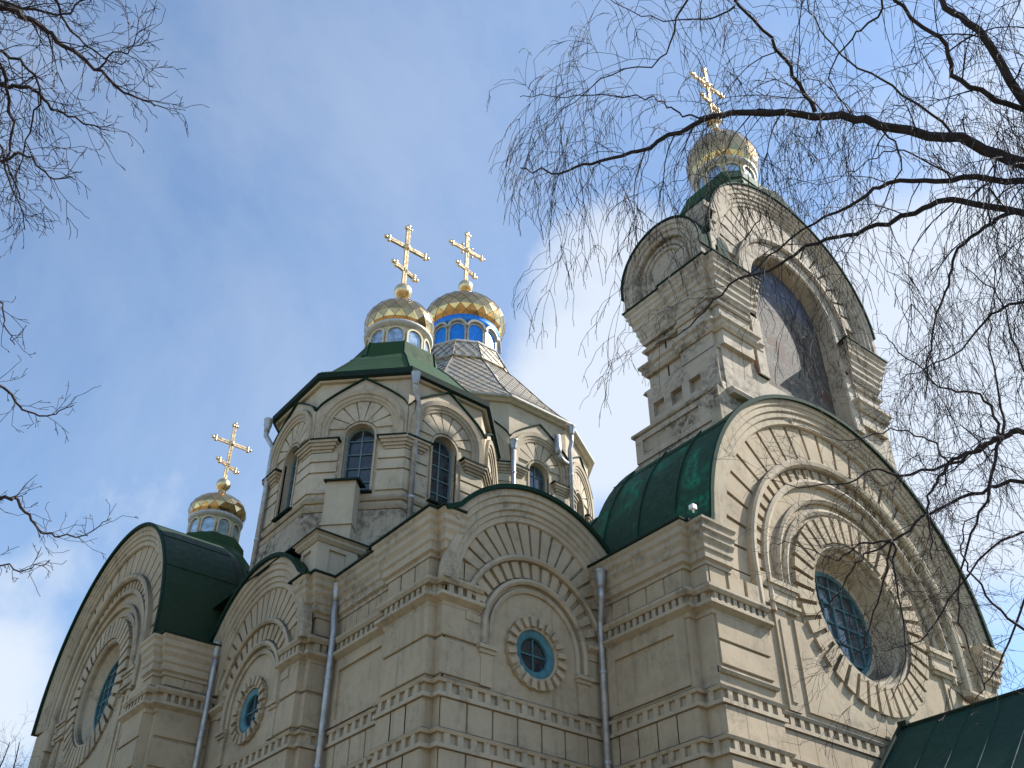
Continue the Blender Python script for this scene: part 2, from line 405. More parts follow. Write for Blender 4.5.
# plan of the visible walls, from the left arm round to the right arm
AX0 = 14.75; AX1 = 2*CX-AX0-.28                 # right arm (towards -Y)
AY0 = 24.5; AY1 = 2*29.4-24.5               # left arm (towards -X)
def wallmass(mb, path, back, z0, z1):
    """solid mass: visible plan path closed through the 'back' points"""
    poly = path+back; n = len(poly); o = len(mb.v)
    mb.v += [(x, y, z0) for x, y in poly]+[(x, y, z1) for x, y in poly]
    for i in range(n): mb.face((o+i, o+(i+1) % n, o+n+(i+1) % n, o+n+i))
    mb.face([o+i for i in range(n)]); mb.face([o+n+i for i in range(n)][::-1])

# ---- a big arched gable (both arms): facade frame T, centre 0, front plane d=0
def big_gable(T, s, zc, name, hw, label=None, seed=0, sh=0.0):
    """s scales radii; hw half width of arm"""
    mb = MB(); rr = lambda r: r*s
    Ro = rr(5.4); zr = zc-rr(.32)            # window centre height
    wall_out = [(-hw+.3, -EYE), (hw-.3, -EYE), (hw-.3, zc)]+arcpts(0, zc, Ro-.04, 0, pi, 56)+[(-hw+.3, zc)]
    hole = arcpts(0, zr, rr(1.74), 0, 2*pi*(55/56), 55)
    mb.star_plate(T, (0, zr), wall_out, arcpts(0, zr, rr(1.74), 0, 2*pi*63/64, 63), -.9, 0.0, 128)
    # reveal: stepped cone to the glass
    mb.mi = 1
    mb.ring(T, 0, zr, [(rr(1.78), .06), (rr(1.70), .06), (rr(1.66), 0), (rr(1.66), -.12), (rr(1.58), -.16), (rr(1.40), -.62+sh), (rr(1.33), -.66+sh), (rr(1.33), -.78), (rr(1.78), -.78)])
    # outer archivolt of four mouldings
    for r0, r1, d in ((5.2, 5.42, .30), (5.04, 5.24, .255), (4.88, 5.06, .21), (4.70, 4.90, .16)):
        mb.arch(T, 0, zc, [(rr(r0), -.03), (rr(r0), d-.05), (rr(r0)+.03, d), (rr(r1)-.03, d), (rr(r1), d-.03), (rr(r1), -.03)], n=64, drop=sh)
    # inner archivolt roll
    dr = 1.3*s
    mb.arch(T, 0, zc-.35*s, [(rr(3.83), -.03), (rr(3.83), .16), (rr(3.88), .22), (rr(3.98), .24), (rr(4.04), .2), (rr(4.04), -.03)], n=64, drop=dr-.35*s+.02)
    mb.arch(T, 0, zc-.35*s, [(rr(3.36), -.03), (rr(3.36), .11), (rr(3.44), .14), (rr(3.52), .11), (rr(3.52), -.03)], n=64, drop=.9*s)
    mb.arch(T, 0, zc-.4*s, [(rr(2.92), -.03), (rr(2.92), .09), (rr(3.0), .14), (rr(3.06), .1), (rr(3.06), -.03)], n=56, drop=.3*s)
    mb.arch(T, 0, zc-.4*s, [(rr(2.62), -.03), (rr(2.62), .05), (rr(2.70), .09), (rr(2.78), .05), (rr(2.78), -.03)], n=56, drop=.3*s)
    # fan of long voussoirs
    mb.mi = 0
    nf = 21
    for i in range(nf):
        a0 = pi*i/nf; a1 = pi*(i+1)/nf; gp = .0125
        rings = []
        for q in range(4):
            a = a0+gp+(a1-a0-2*gp)*q/3; ri = rr(4.0); c_, s_ = cos(a), sin(a)
            # inner edge follows the lower-centred inner archivolt
            b_ = .35*s; ri = -b_*s_+sqrt(max(0, (rr(4.02))**2-(b_*c_)**2)); ro = rr(4.74)
            rings.append([T(ri*c_, -.02, zc+ri*s_), T(ro*c_, -.02, zc+ro*s_), T(ro*c_, .065, zc+ro*s_), T(ri*c_, .065, zc+ri*s_)])
        mb.grid_loop(rings)
    for sg in (-1, 1):
        for k in range(2):
            z1 = zc-.02-k*.62*s; z0 = z1-.58*s
            h0, h1 = sorted((sg*rr(4.03), sg*rr(4.72))); mb.box(T, h0, h1, -.02, .065, z0, z1)
    # small voussoirs
    ns = 31
    for i in range(ns):
        a0 = pi*i/ns; a1 = pi*(i+1)/ns; g2 = .021
        mb.sector(T, 0, zc-.35*s, rr(3.52), rr(3.80), a0+g2, a1-g2, -.02, .07, 2)
    for sg in (-1, 1):
        for k in range(2):
            z1 = zc-.35*s-.03-k*.4*s; h0, h1 = sorted((sg*rr(3.53), sg*rr(3.79))); mb.box(T, h0, h1, -.02, .10, z1-.34*s, z1)
    # ring of voussoirs round the window
    nr = 38
    for i in range(nr):
        a0 = 2*pi*i/nr; a1 = 2*pi*(i+1)/nr; g3 = .026
        rk = 2.46
        mb.sector(T, 0, zr, rr(1.79), rr(rk), a0+g3, a1-g3, -.02, .12, 2)
    # imposts, pilasters under them, raised panel round the lower window half
    for sg in (-1, 1):
        mb.mi = 1
        for (a, b, d, z0, z1) in ((2.52, 3.52, .18, -.62, -.5), (2.56, 3.48, .13, -.72, -.62), (2.6, 3.44, .1, -.98, -.72), (2.55, 3.5, .16, -1.06, -.98), (2.6, 3.4, .10, -1.16, -1.06)):
            h0, h1 = sorted((sg*rr(a), sg*rr(b))); mb.box(T, h0, h1, -.02, d, zc+z0*s, zc+z1*s)
        mb.mi = 0
        h0, h1 = sorted((sg*rr(3.0), sg*rr(3.4))); mb.box(T, h0, h1, -.02, .06, 7.42, zc-1.16*s)
        h0, h1 = sorted((sg*rr(3.12), sg*rr(3.28))); mb.box(T, h0, h1, .05, .085, 7.6, zc-1.4*s)
    zp = zc-1.25*s
    hol = arcpts(0, zr, rr(2.44), pi+.28, 2*pi-.28, 30)
    hp = rr(2.72)
    poly = [(-hp, zp), (-hp, 7.52), (hp, 7.52), (hp, zp)]+[(rr(2.44)*cos(2*pi-.28), zp)]+hol[::-1]+[(rr(2.44)*cos(pi+.28), zp)]
    mb.plate(T, poly, [], -.02, .045)
    g_obj = part(mb, 'gable', ['plaster', 'trim'], bevel=0.0)
    if label: g_obj['label'] = label
    # window
    wm = MB(); wm.mi = 0; T_ = T; T = lambda h, d, z: T_(h, d+sh, z)
    wm.plate(T, arcpts(0, zr, rr(1.36), 0, 2*pi*(47/48), 47), [], -.80, -.74)
    wm.mi = 1
    wm.ring(T, 0, zr, [(rr(1.36), -.74), (rr(1.22), -.74), (rr(1.22), -.66), (rr(1.36), -.66)], 48)
    for k in (-2, -1, 0, 1, 2):
        h = k*rr(.46); hz = sqrt(max(.01, rr(1.24)**2-h*h)); t_ = .03 if k % 2 == 0 else .022
        wm.box(T, h-t_, h+t_, -.74, -.69, zr-hz, zr+hz)
        wm.box(T, -hz, hz, -.74, -.695, zr+h-t_, zr+h+t_)
    wm.box(T, -rr(.46)-.02, -rr(.46)+.05, -.74, -.66, zr-rr(.5), zr+rr(.5)); wm.box(T, -.05, .03, -.74, -.66, zr-rr(.5), zr+rr(.5))
    wm.box(T, -rr(.46), 0, -.74, -.66, zr+rr(.44), zr+rr(.52)); wm.box(T, -rr(.46), 0, -.74, -.66, zr-rr(.52), zr-rr(.44))
    wo = part(wm, 'round_window', ['greyglass', 'teal'], g_obj)
    return g_obj

# ---- the small gable (both bays of the corner block)
def small_gable(T, hl, hr, zl=9.33, name='bay_gable'):
    mb = MB(); ro = 2.8; zi = 8.62; zw = 8.42
    a0 = math.asin((10.8-zl)/ro); hw = ro*cos(a0)
    top_ = arcpts(0, zl, ro-.03, a0, pi-a0, 40)
    top_ = [(min(hr, max(-hl, h)), z) for h, z in top_]
    mb.star_plate(T, (0, zw), [(-hl, -EYE), (hr, -EYE)]+top_, arcpts(0, zw, .50, 0, 2*pi*47/48, 47), -.5, 0, 96)
    mb.mi = 1
    for r0, r1, d in ((2.6, 2.82, .31), (2.46, 2.63, .26), (2.3, 2.48, .21), (2.18, 2.32, .16), (2.05, 2.2, .12)):
        aa = math.asin(min(.99, (10.8-zl)/r1)) if r0 > 2.4 else .02
        mb.arch(T, 0, zl, [(r0, -.03), (r0, d-.04), (r0+.02, d), (r1-.02, d), (r1, d-.03), (r1, -.03)], aa, pi-aa, n=44)
    mb.arch(T, 0, zi, [(1.84, -.03), (1.84, .14), (1.89, .18), (1.96, .15), (1.96, -.03)], .42, pi-.42, n=40)
    mb.arch(T, 0, zi, [(1.30, -.03), (1.30, .10), (1.35, .14), (1.42, .12), (1.46, -.03)], n=40, drop=.35)
    mb.arch(T, 0, zi, [(1.12, -.03), (1.12, .05), (1.18, .08), (1.22, .06), (1.24, -.03)], n=40, drop=.35)
    mb.mi = 0
    nf = 15; g = .018
    for i in range(nf):
        b0 = radians(18)+(pi-radians(36))*i/nf; b1 = radians(18)+(pi-radians(36))*(i+1)/nf; rings = []
        for q in range(4):
            a = b0+g+(b1-b0-2*g)*q/3; c_, s_ = cos(a), sin(a); b_ = zl-zi
            ri = -b_*s_+sqrt(max(0, 1.97**2-(b_*c_)**2)); r2 = 2.08
            if ri > r2-.05: continue
            rings.append([T(ri*c_, -.02, zl+ri*s_), T(r2*c_, -.02, zl+r2*s_), T(r2*c_, .07, zl+r2*s_), T(ri*c_, .07, zl+ri*s_)])
        if len(rings) > 1: mb.grid_loop(rings)
    ns = 19
    for i in range(ns):
        b0 = pi*i/ns; b1 = pi*(i+1)/ns; mb.sector(T, 0, zi, 1.46, 1.82, b0+.03, b1-.03, -.02, .075, 2)
    # window ring: small blocks with gaps
    nr = 20
    mb.ring(T, 0, zw, [(.52, -.02), (.52, .05), (.76, .05), (.76, -.02)], 40)
    for i in range(nr):
        b0 = 2*pi*i/nr; b1 = 2*pi*(i+1)/nr; mb.sector(T, 0, zw, .57, .78, b0+.075, b1-.075, .03, .13, 2)
    mb.mi = 1
    for sg in (-1, 1):
        for (a, b, d, z0, z1) in ((1.08, 1.52, .16, 8.16, 8.24), (1.1, 1.48, .11, 8.08, 8.16), (1.12, 1.44, .07, 7.98, 8.08)):
            h0, h1 = sorted((sg*a, sg*b)); mb.box(T, h0, h1, -.02, d, z0, z1)
        mb.mi = 0; h0, h1 = sorted((sg*1.14, sg*1.42)); mb.box(T, h0, h1, -.02, .068, 7.42, 7.98); mb.mi = 1
    g_obj = part(mb, name, ['plaster', 'trim'])
    wm = MB(); wm.plate(T, arcpts(0, zw, .42, 0, 2*pi*31/32, 31), [], -.14, -.08)
    wm.mi = 1; wm.ring(T, 0, zw, [(.56, -.16), (.56, .0), (.50, .02), (.37, .0), (.35, -.03), (.35, -.16)], 40)
    wm.mi = 2
    for (a, b) in ((.018, .36), ): wm.box(T, -a, a, -.08, -.05, zw-b, zw+b); wm.box(T, -b, b, -.08, -.055, zw-a, zw+a)
    part(wm, 'round_window', ['glass', 'tealring', 'teal'], g_obj)
    return g_obj

# ---- right arm: mass, dressed corners, gable
Yg = 12.6
mb = MB()
wallmass(mb, [(AX0, 24.0), (AX0, 12.85), (AX0+.22, 12.85), (AX0+.22, Yg-.18), (AX0+1.9, Yg-.18), (AX0+1.9, Yg+.95), (AX1-1.9, Yg+.95), (AX1-1.9, Yg-.18), (AX1-.22, Yg-.18), (AX1-.22, 12.85), (AX1, 12.85), (AX1, 24.0)], [], -EYE, 9.0)
wallmass(mb, [(AX0, 24.0), (AX0, 12.85), (AX0+.22, 12.85), (AX0+.22, Yg-.18), (AX0+1.0, Yg-.18), (AX0+1.0, Yg+.95), (AX1-1.0, Yg+.95), (AX1-1.0, Yg-.18), (AX1-.22, Yg-.18), (AX1-.22, 12.85), (AX1, 12.85), (AX1, 24.0)], [], 9.0, 10.9)
pl_ = [(AX0, 15.55), (AX0, 12.85), (AX0+.22, 12.85), (AX0+.22, Yg-.18), (AX0+1.95, Yg-.18)]
mb.mi = 1
mb.sweep(pl_[:-1]+[(AX0+.95, Yg-.18)], CORN)
for pr in (UPD_LO, UPD_HI): mb.sweep(pl_, pr)
mb.dentils(pl_, -.03, .09, 9.08, 9.31, .2, .11)
run = [(AX0+1.95, Yg), (AX1-1.95, Yg)]
for z in (7.0, 6.05, 5.1): band(mb, pl_+[(AX0+1.95, Yg)], z); band(mb, run, z)
mb.sweep([(AX0+.22, Yg-.18), (AX0+1.95, Yg-.18)], [(-.03, 7.62), (.05, 7.62), (.09, 7.68), (.04, 7.74), (-.03, 7.76)])
mb.mi = 0
for z in (7.0, 6.05, 5.1): blocks(mb, pl_, z-.62, z-.02); blocks(mb, run, z-.62, z-.02)
mb.dentils(pl_, -.03, .035, 9.53, 9.91, .52, .47)
grooved(mb, [(AX0+.30, Yg-.18), (AX0+1.85, Yg-.18)], [7.78, 8.3, 8.9])
# recessed panel frame on the side wall
TL = lambda h, d, z: (AX0-d, h, z)
mb.plate(TL, [(12.95, 7.45), (15.5, 7.45), (15.5, 8.88), (12.95, 8.88)], [[(13.25, 7.62), (15.0, 7.62), (15.0, 8.6), (13.25, 8.6)]], -.03, .06)
# far corner pavilion and right flank
pr_ = [(AX1-1.95, Yg-.18), (AX1-.22, Yg-.18), (AX1-.22, 12.85), (AX1, 12.85), (AX1, 20)]
mb.mi = 1; mb.sweep([(AX1-.95, Yg-.18)]+pr_[1:], CORN)
for pr in (UPD_LO, UPD_HI): mb.sweep(pr_, pr)
for z in (7.0, 6.05, 5.1): band(mb, pr_, z)
wing_r = part(mb, 'arm_wall', ['plaster', 'trim']); wing_r['label'] = 'arm wall below the largest gable with dentil bands and a recessed panel'
TR = lambda h, d, z: (CX+h, Yg-d, z)
gr = big_gable(TR, 1.0, 10.83, 'gable', 5.85, 'largest arched gable, sunlit, with a big round teal window')

# ---- left arm
Xg = 8.42; sL = 0.855; cyL = 29.5
mb = MB()
wallmass(mb, [(Xg+.95, AY1-1.4), (Xg+.95, AY0+1.4), (Xg-.18, AY0+1.4), (Xg-.18, AY0+.2), (Xg+.02, AY0+.2), (Xg+.02, AY0), (14, AY0), (14, AY1), (Xg-.18, AY1), (Xg-.18, AY1-1.4)], [], -EYE, 10.6)
plL = [(Xg, AY0+1.6), (Xg-.18, AY0+1.6), (Xg-.18, AY0+.2), (Xg+.02, AY0+.2), (Xg+.02, AY0), (10.0, AY0)]
plL2 = plL[1:]
CORNL = [(d, z-.27) for d, z in CORN]; mb.mi = 1; mb.sweep([(Xg-.18, AY0+.75)]+plL[2:], CORNL)
for pr in (UPD_LO, UPD_HI): mb.sweep(plL2, [(d, z-.1) for d, z in pr])
mb.dentils(plL2, -.03, .10, 8.98, 9.21, .2, .09)
runL = [(Xg, AY1-1.6), (Xg, AY0+1.6)]
for z in (7.0, 6.05, 5.1): band(mb, runL+plL[1:], z)
mb.mi = 0; mb.dentils(plL2, -.03, .035, 9.43, 9.64, .52, .47)
grooved(mb, [(Xg-.18, AY0+1.5), (Xg-.18, AY0+.25)], [7.45, 8.15, 8.88]); grooved(mb, [(Xg+.06, AY0), (9.8, AY0)], [7.45, 8.15, 8.88])
part(mb, 'arm_wall', ['plaster', 'trim'])['label'] = 'arm wall at the far left with stepped cornice'
TLg = lambda h, d, z: (Xg-d, cyL+h, z)
big_gable(TLg, sL, 10.96, 'gable', 4.9, 'arched gable at the far left, in shade, with a round window', sh=.33)

# ---- corner block with its two small gables
Yb = 15.5; Xw = 10.5; Xp = 9.82; cbR = 12.88; cbL = 22.15
pA = [(9.95+.5, AY0), (Xp+.5, AY0), (Xp+.5, 20.02), (Xp, 20.02), (Xp, 19.95), (Xp+.14, 19.95), (Xp+.14, 19.76), (Xw, 19.76), (Xw, 17.3), (Xw-.15, 17.3), (Xw-.15, 15.72), (Xw+.06, 15.72), (Xw+.06, Yb), (Xw+.12, Yb), (Xw+.12, Yb+.5), (AX0+.1, Yb+.5)]
mb = MB(); wallmass(mb, pA, [(AX0+.1, 25.0), (10.45, 25.0)], -EYE, 10.9)
low = [(Xp, AY0)]+pA[4:-3]+[(AX0+.1, Yb)]
# lower bands run everywhere
mb.mi = 1
for z in (7.0, 6.05, 5.1): band(mb, low, z)
mb.mi = 0
for z in (7.0, 6.05, 5.1): blocks(mb, low, z-.62, z-.02)
# left pavilion: strips either side of its gable; wall and corner: full cornice
mb.mi = 1
segs = [[(Xp, 20.25), (Xp, 19.95), (Xp+.14, 19.95), (Xp+.14, 19.76), (Xw, 19.76), (Xw, 17.3), (Xw-.15, 17.3), (Xw-.15, 15.72), (Xw+.06, 15.72), (Xw+.06, Yb), (Xw+.36, Yb)]]
for sg in segs:
    mb.sweep(sg, CORN)
up2 = [(Xp, 20.85), (Xp, 19.95), (Xp+.14, 19.95), (Xp+.14, 19.76), (Xw, 19.76), (Xw, 17.3), (Xw-.15, 17.3), (Xw-.15, 15.72), (Xw+.06, 15.72), (Xw+.06, Yb), (Xw+.95, Yb)]
up3 = [(Xp, 24.5), (Xp, 23.55)]; up4 = [(14.3, Yb), (AX0+.05, Yb)]
for p in (up2, ):
    for pr in (UPD_LO, UPD_HI): mb.sweep(p, pr)
    mb.dentils(p, -.03, .09, 9.08, 9.31, .2, .11)
for p in (up3, up4):
    mb.sweep(p, [(a, z-.1) for a, z in UPD_LO])
mb.mi = 0; mb.dentils(up2, -.03, .035, 9.53, 9.91, .52, .47)
# courses on the pilasters
low2 = [(Xw-.15, 17.25), (Xw-.15, 15.72), (Xw+.06, 15.72), (Xw+.06, Yb), (Xw+1.15, Yb)]
grooved(mb, low2, [7.42, 8.2, 8.88])
low3 = [(Xp, 20.95), (Xp, 19.95), (Xp+.14, 19.95), (Xp+.14, 19.76), (Xw-.06, 19.76)]
grooved(mb, low3, [7.42, 8.2, 8.88])
grooved(mb, [(14.3, Yb), (AX0, Yb)], [7.42, 8.2, 8.7])
Tw = lambda h, d, z: (Xw-d, h, z)
mb.plate(Tw, [(17.3, 7.42), (19.74, 7.42), (19.74, 8.88), (17.3, 8.88)], [[(17.55, 7.55), (19.3, 7.55), (19.3, 8.66), (17.55, 8.66)]], -.03, .06)
part(mb, 'corner_block_wall', ['plaster', 'trim'])
TbR = lambda h, d, z: (cbR+h, Yb-d, z); TbL = lambda h, d, z: (Xp-d, cbL+h, z)
small_gable(TbR, 2.31, 2.37)['label'] = 'small arched gable with a teal porthole facing the viewer, middle of the picture'
small_gable(TbL, 2.17, 2.33)['label'] = 'small arched gable with a teal porthole turned away to the left'

# ---- roofs
def arcstrip(mb, T, path, t=.05):
    """roof sheet: path [(h,z)] swept over depth list d"""
def barrel(T, pts, d0, d1, name, mats, seams, thick=.045, label=None, shrink=None, lines=()):
    """pts = cross-section (h,z); T(h,d,z); from depth d0 (front) back to d1"""
    mb = MB(); n = len(pts); cx = sum(p[0] for p in pts)/n
    ins = []
    for i, (h, z) in enumerate(pts):
        a = pts[max(0, i-1)]; b = pts[min(n-1, i+1)]; dx, dz = b[0]-a[0], b[1]-a[1]; l = hypot(dx, dz); ins.append((h+dz/l*0+(-dz/l)*-thick*0, z))
    def nrmal(i):
        a = pts[max(0, i-1)]; b = pts[min(n-1, i+1)]; dx, dz = b[0]-a[0], b[1]-a[1]; l = hypot(dx, dz); return (dz/l, -dx/l)
    inner = [(pts[i][0]-nrmal(i)[0]*thick, pts[i][1]-nrmal(i)[1]*thick) for i in range(n)]
    ring = [*pts, *inner[::-1]]
    mb.grid_loop([[T(h, d, z) for h, z in ring] for d in (d0, d1)])
    mb.mi = 1
    # edge strip at the front
    i2 = [(pts[i][0]-nrmal(i)[0]*(thick+.04), pts[i][1]-nrmal(i)[1]*(thick+.04)) for i in range(n)]; o2 = [(pts[i][0]+nrmal(i)[0]*.02, pts[i][1]+nrmal(i)[1]*.02) for i in range(n)]
    mb.grid_loop([[T(h, d, z) for h, z in [*o2, *i2[::-1]]] for d in (d0+.03, d0-.03)])
    mb.mi = 0
    for sd_ in seams:
        o3 = [(pts[i][0]+nrmal(i)[0]*.04, pts[i][1]+nrmal(i)[1]*.04) for i in range(n)]
        mb.grid_loop([[T(h, d, z) for h, z in [*o3, *inner[::-1]]] for d in (sd_-.016, sd_+.016)])
    for li in lines:
        for i in li:
            if 0 < i < n-1:
                h, z = pts[i]; nh, nz = nrmal(i)
                T0 = [(h-nz*.02+nh*.018, z+nh*.02+nz*.018), (h+nz*.02+nh*.018, z-nh*.02+nz*.018), (h+nz*.02-nh*.02, z-nh*.02-nz*.02), (h-nz*.02-nh*.02, z+nh*.02-nz*.02)]
                mb.grid_loop([[T(a, d, b) for a, b in T0] for d in (d0, d1)])
    o = part(mb, name, mats)
    if label: o['label'] = label
    return o
def archsec(r, zc, flare, n=44, zf=10.98):
    """cross-section, left to right over the top with small bell-cast flares at the eaves; normals computed for outside"""
    p = [(-r-flare, zf-.02), (-r-flare*.45, zf+.06)]
    p += [(r*cos(pi-a), zc+r*sin(pi-a)) for a in [pi*(.035+.93*i/n) for i in range(n+1)]]
    p += [(r+flare*.45, zf+.06), (r+flare, zf-.02)]
    return p[::-1]
secR = archsec(5.46, 10.95, .0)
barrel(TR, archsec(5.45, 10.83, .06), .36, -3.6, 'arched_roof', ['green', 'greenedge'], (-.7, -1.9, -3.1), label='dark green arched roof with patchy paint behind the largest gable', lines=[(8, 15, 22, 30, 38)])
barrel(TR, archsec(4.9, 10.8, .5), -3.6, -9.5, 'arched_roof', ['green', 'greenedge'], (-5, -6.4, -7.8), label='lower green arched roof further back on the right arm')
barrel(TLg, archsec(5.45*sL, 10.96, .03, zf=10.62), .36, -1.75, 'arched_roof', ['greenl', 'greenedge'], (), label='dark green arched roof behind the far left gable', lines=[(6, 11, 16, 21, 26, 31, 36, 41)])
# the left roof falls away behind the cupola
mb = MB()
rings = []
for k in range(9):
    f_ = k/8; X_ = Xg+1.75+f_*3.4; r_ = 5.47*sL*(1-.72*f_**1.5)
    rings.append([(X_, cyL+r_*cos(pi*i/36), 10.94+(r_)*sin(pi*i/36)) for i in range(37)])
mb.grid_loop(rings, closed_u=False, caps=False)
for rg in rings[1:-1:3]: mb.tube([(x, y, z+.01) for x, y, z in rg], .025, 4)
part(mb, 'roof_slope', ['greenl'])
# small gable roofs: segmental strips
def segsec(n=30):
    a0 = math.asin((10.88-9.33)/2.84); p = [(-2.84*cos(a0)-.22, 10.88), (-2.84*cos(a0)-.1, 10.93)]
    p += [(2.84*cos(pi-a), 9.33+2.84*sin(pi-a)) for a in [a0+.08+(pi-2*a0-.16)*i/n for i in range(n+1)]]
    p += [(2.84*cos(a0)+.1, 10.93), (2.84*cos(a0)+.22, 10.88)]
    return p[::-1]
barrel(TbR, segsec(), .36, -4.0, 'bay_roof', ['greenl', 'greenedge'], (-.8, -2.0))
barrel(TbL, segsec(), .36, -.9, 'bay_roof', ['greenl', 'greenedge'], ())
mb = MB()
mb.mi = 1
mb.sweep([(Xp, 20.4), (Xp, 19.95), (Xp+.14, 19.95), (Xp+.14, 19.76), (Xw, 19.76), (Xw, 17.3), (Xw-.15, 17.3), (Xw-.15, 15.72), (Xw+.06, 15.72), (Xw+.06, Yb), (Xw+.3, Yb)], EAVE)
mb.sweep([(AX0, 16.0), (AX0, 12.85), (AX0+.22, 12.85), (AX0+.22, Yg-.18)], EAVE)
mb.sweep([(Xg-.18, AY0+.2), (Xg+.02, AY0+.2), (Xg+.02, AY0), (10.0, AY0)], [(d, z-.27) for d, z in EAVE])
mb.mi = 0; mb.box(lambda h, d, z: (h, d, z), Xw+.15, AX0+1.5, 15.8, 24.6, 10.7, 10.93); mb.box(lambda h, d, z: (h, d, z), Xp+.3, Xw+.15, 20.0, 24.6, 10.7, 10.93)
mb.box(lambda h, d, z: (h, d, z), 13, AX1-.5, 18, 24.5, 10.6, 11.3); mb.box(lambda h, d, z: (h, d, z), 13, AX1, 24.5, 35, 5, 14.5)
part(mb, 'flat_roof', ['green', 'eave'])

# ---- towers built of arcaded faces
def arcaded_drum(c, a, nf, s, zc, name, mats, z_bot, eave_z, angs0, label, base=True, win=True, hw_over=None):
    """nf-sided drum; s = scale of one arcade face; zc = centre height of the arch mouldings"""
    body = MB(); wins = []
    hw = a*tan(pi/nf); Zt = lambda z: zc+(z-15.75)*s
    trims = MB()
    for k in range(nf):
        ang = angs0+2*pi*k/nf; T = frame(c, ang, a)
        body.mi = 0; b = body
        wz = Zt(15.49); wb = Zt(13.76); wr = .40*s
        out_ = [(-hw, z_bot), (hw, z_bot), (hw, eave_z), (-hw, eave_z)]
        hole = [(-wr, wb), (wr, wb)]+arcpts(0, wz, wr, 0, pi, 16)
        b.star_plate(T, (0, (wb+wz)/2), out_, hole, -.34, 0, 24)
        # pointed gablet plate
        hv = Zt(16.38); ap = Zt(17.36); hh = hw+.02
        def og(t, off=0):      # silhouette of the gablet: |h| = t*hh
            q = abs(t); return (hv-off)+(ap-hv)*((1-q)**.62*.62+(1-q)*.38)
        gpts = [(hh*(1-2*i/28), og(1-2*i/28)) for i in range(29)]
        # round opening side: moulding circle sits in front
        b.mi = 0
        b.plate(T, [(-hh, Zt(15.38)), (-.92*s, Zt(15.38))]+arcpts(0, zc, .92*s, pi, 0, 24)+[(.92*s, Zt(15.38)), (hh, Zt(15.38))]+gpts, [], -.02, .10)
        b.mi = 1
        for r0, r1, d in ((1.06, 1.2, .2), (.96, 1.08, .15), (.88, .98, .11)):
            b.arch(T, 0, zc, [(r0*s, 0), (r0*s, d-.02), (r1*s-.01, d), (r1*s, d-.02), (r1*s, 0)], n=28, drop=.37*s)
        # green flashing on the gablet
        b.mi = 2
        b.grid_loop([[T(h, -.25, z-.01), T(h, .17, z-.01), T(h, .17, z+.035), T(h, -.25, z+.035)] for h, z in gpts])
        # fan
        b.mi = 0
        for i in range(7):
            a0 = pi*i/7; a1 = pi*(i+1)/7; rings = []
            for q in range(4):
                aa = a0+.03+(a1-a0-.06)*q/3; c_, s_ = cos(aa), sin(aa); bb = (15.75-15.49)*s
                ri = -bb*s_+sqrt(max(0, (.5*s)**2-(bb*c_)**2)) if i not in () else .5*s
                rings.append([T(ri*c_, -.01, zc+ri*s_), T(.88*s*c_, -.01, zc+.88*s*s_), T(.88*s*c_, .05, zc+.88*s*s_), T(ri*c_, .05, zc+ri*s_)])
            b.grid_loop(rings)
        b.mi = 1
        b.arch(T, 0, wz, [(wr, -.05), (wr, .05), (wr+.06*s, .05), (wr+.06*s, -.05)], n=18, drop=wz-wb)
        # imposts and courses
        for sg in (-1, 1):
            b.mi = 1
            for (z0, z1, d) in ((15.02, 15.1, .06), (15.1, 15.18, .11), (15.18, 15.27, .16), (15.27, 15.34, .21)):
                h0, h1 = sorted((sg*(.56*s+.21-d), sg*(hw+d*tan(pi/nf)-.002))); b.box(T, h0, h1, -.01, d, Zt(z0), Zt(z1))
            b.mi = 3
            h0, h1 = sorted((sg*(.5*s), sg*(hw+.06))); b.box(T, h0, h1, -.01, .235, Zt(15.345), Zt(15.385))
            b.mi = 0
            for (z0, z1) in ((13.76, 14.36), (14.40, 14.70), (14.74, 15.01)):
                h0, h1 = sorted((sg*(.54*s), sg*(hw+.045*tan(pi/nf)-.002))); b.box(T, h0, h1, -.01, .05, Zt(z0)+.01, Zt(z1)-.012)
        b.mi = 3; b.box(T, -.47*s, .47*s, -.1, .12, Zt(13.70), Zt(13.745))
        # window
        wmb = MB(); wmb.plate(T, [(-wr-.02, wb-.02), (wr+.02, wb-.02)]+arcpts(0, wz, wr+.02, 0, pi, 14), [], -.30, -.26)
        wmb.mi = 1
        wmb.arch(T, 0, wz, [(wr-.05, -.26), (wr-.05, -.2), (wr, -.2), (wr, -.26)], n=16, drop=wz-wb)
        wmb.box(T, -.017*s, .017*s, -.26, -.22, wb, wz+wr-.02)
        for q in range(1, 5): zq = wb+(wz-wb+.1)*q/4.2; wmb.box(T, -wr, wr, -.26, -.225, zq-.014*s, zq+.014*s)
        wmb.box(T, -wr, wr, -.26, -.2, wb, wb+.06)
        wins.append(wmb)
    path = [(c[0]+(a/cos(pi/nf))*cos(angs0+pi/nf+2*pi*k/nf), c[1]+(a/cos(pi/nf))*sin(angs0+pi/nf+2*pi*k/nf)) for k in range(nf)][::-1]
    # path runs clockwise so that the right-hand side is outside
    path = path
    b = body; b.mi = 1
    def sw(prof): b.sweep(path[::-1], prof, closed=True)
    if base:
        sw([(-.02, Zt(13.46)), (.06, Zt(13.46)), (.1, Zt(13.52)), (.06, Zt(13.6)), (-.02, Zt(13.64))])
        sw([(-.02, Zt(13.18)), (.08, Zt(13.18)), (.12, Zt(13.26)), (.08, Zt(13.34)), (-.02, Zt(13.36))])
        b.mi = 4; sw([(-.02, 12.0), (.22, 12.0), (.13, Zt(12.55)), (.09, Zt(13.15)), (-.02, Zt(13.17))])
    # eave soffit
    b.mi = 0; sw([(-.3, eave_z-.12), (.1, eave_z-.12), (.2, eave_z-.02), (.2, eave_z), (-.3, eave_z)])
    o = part(body, name, mats); o['label'] = label
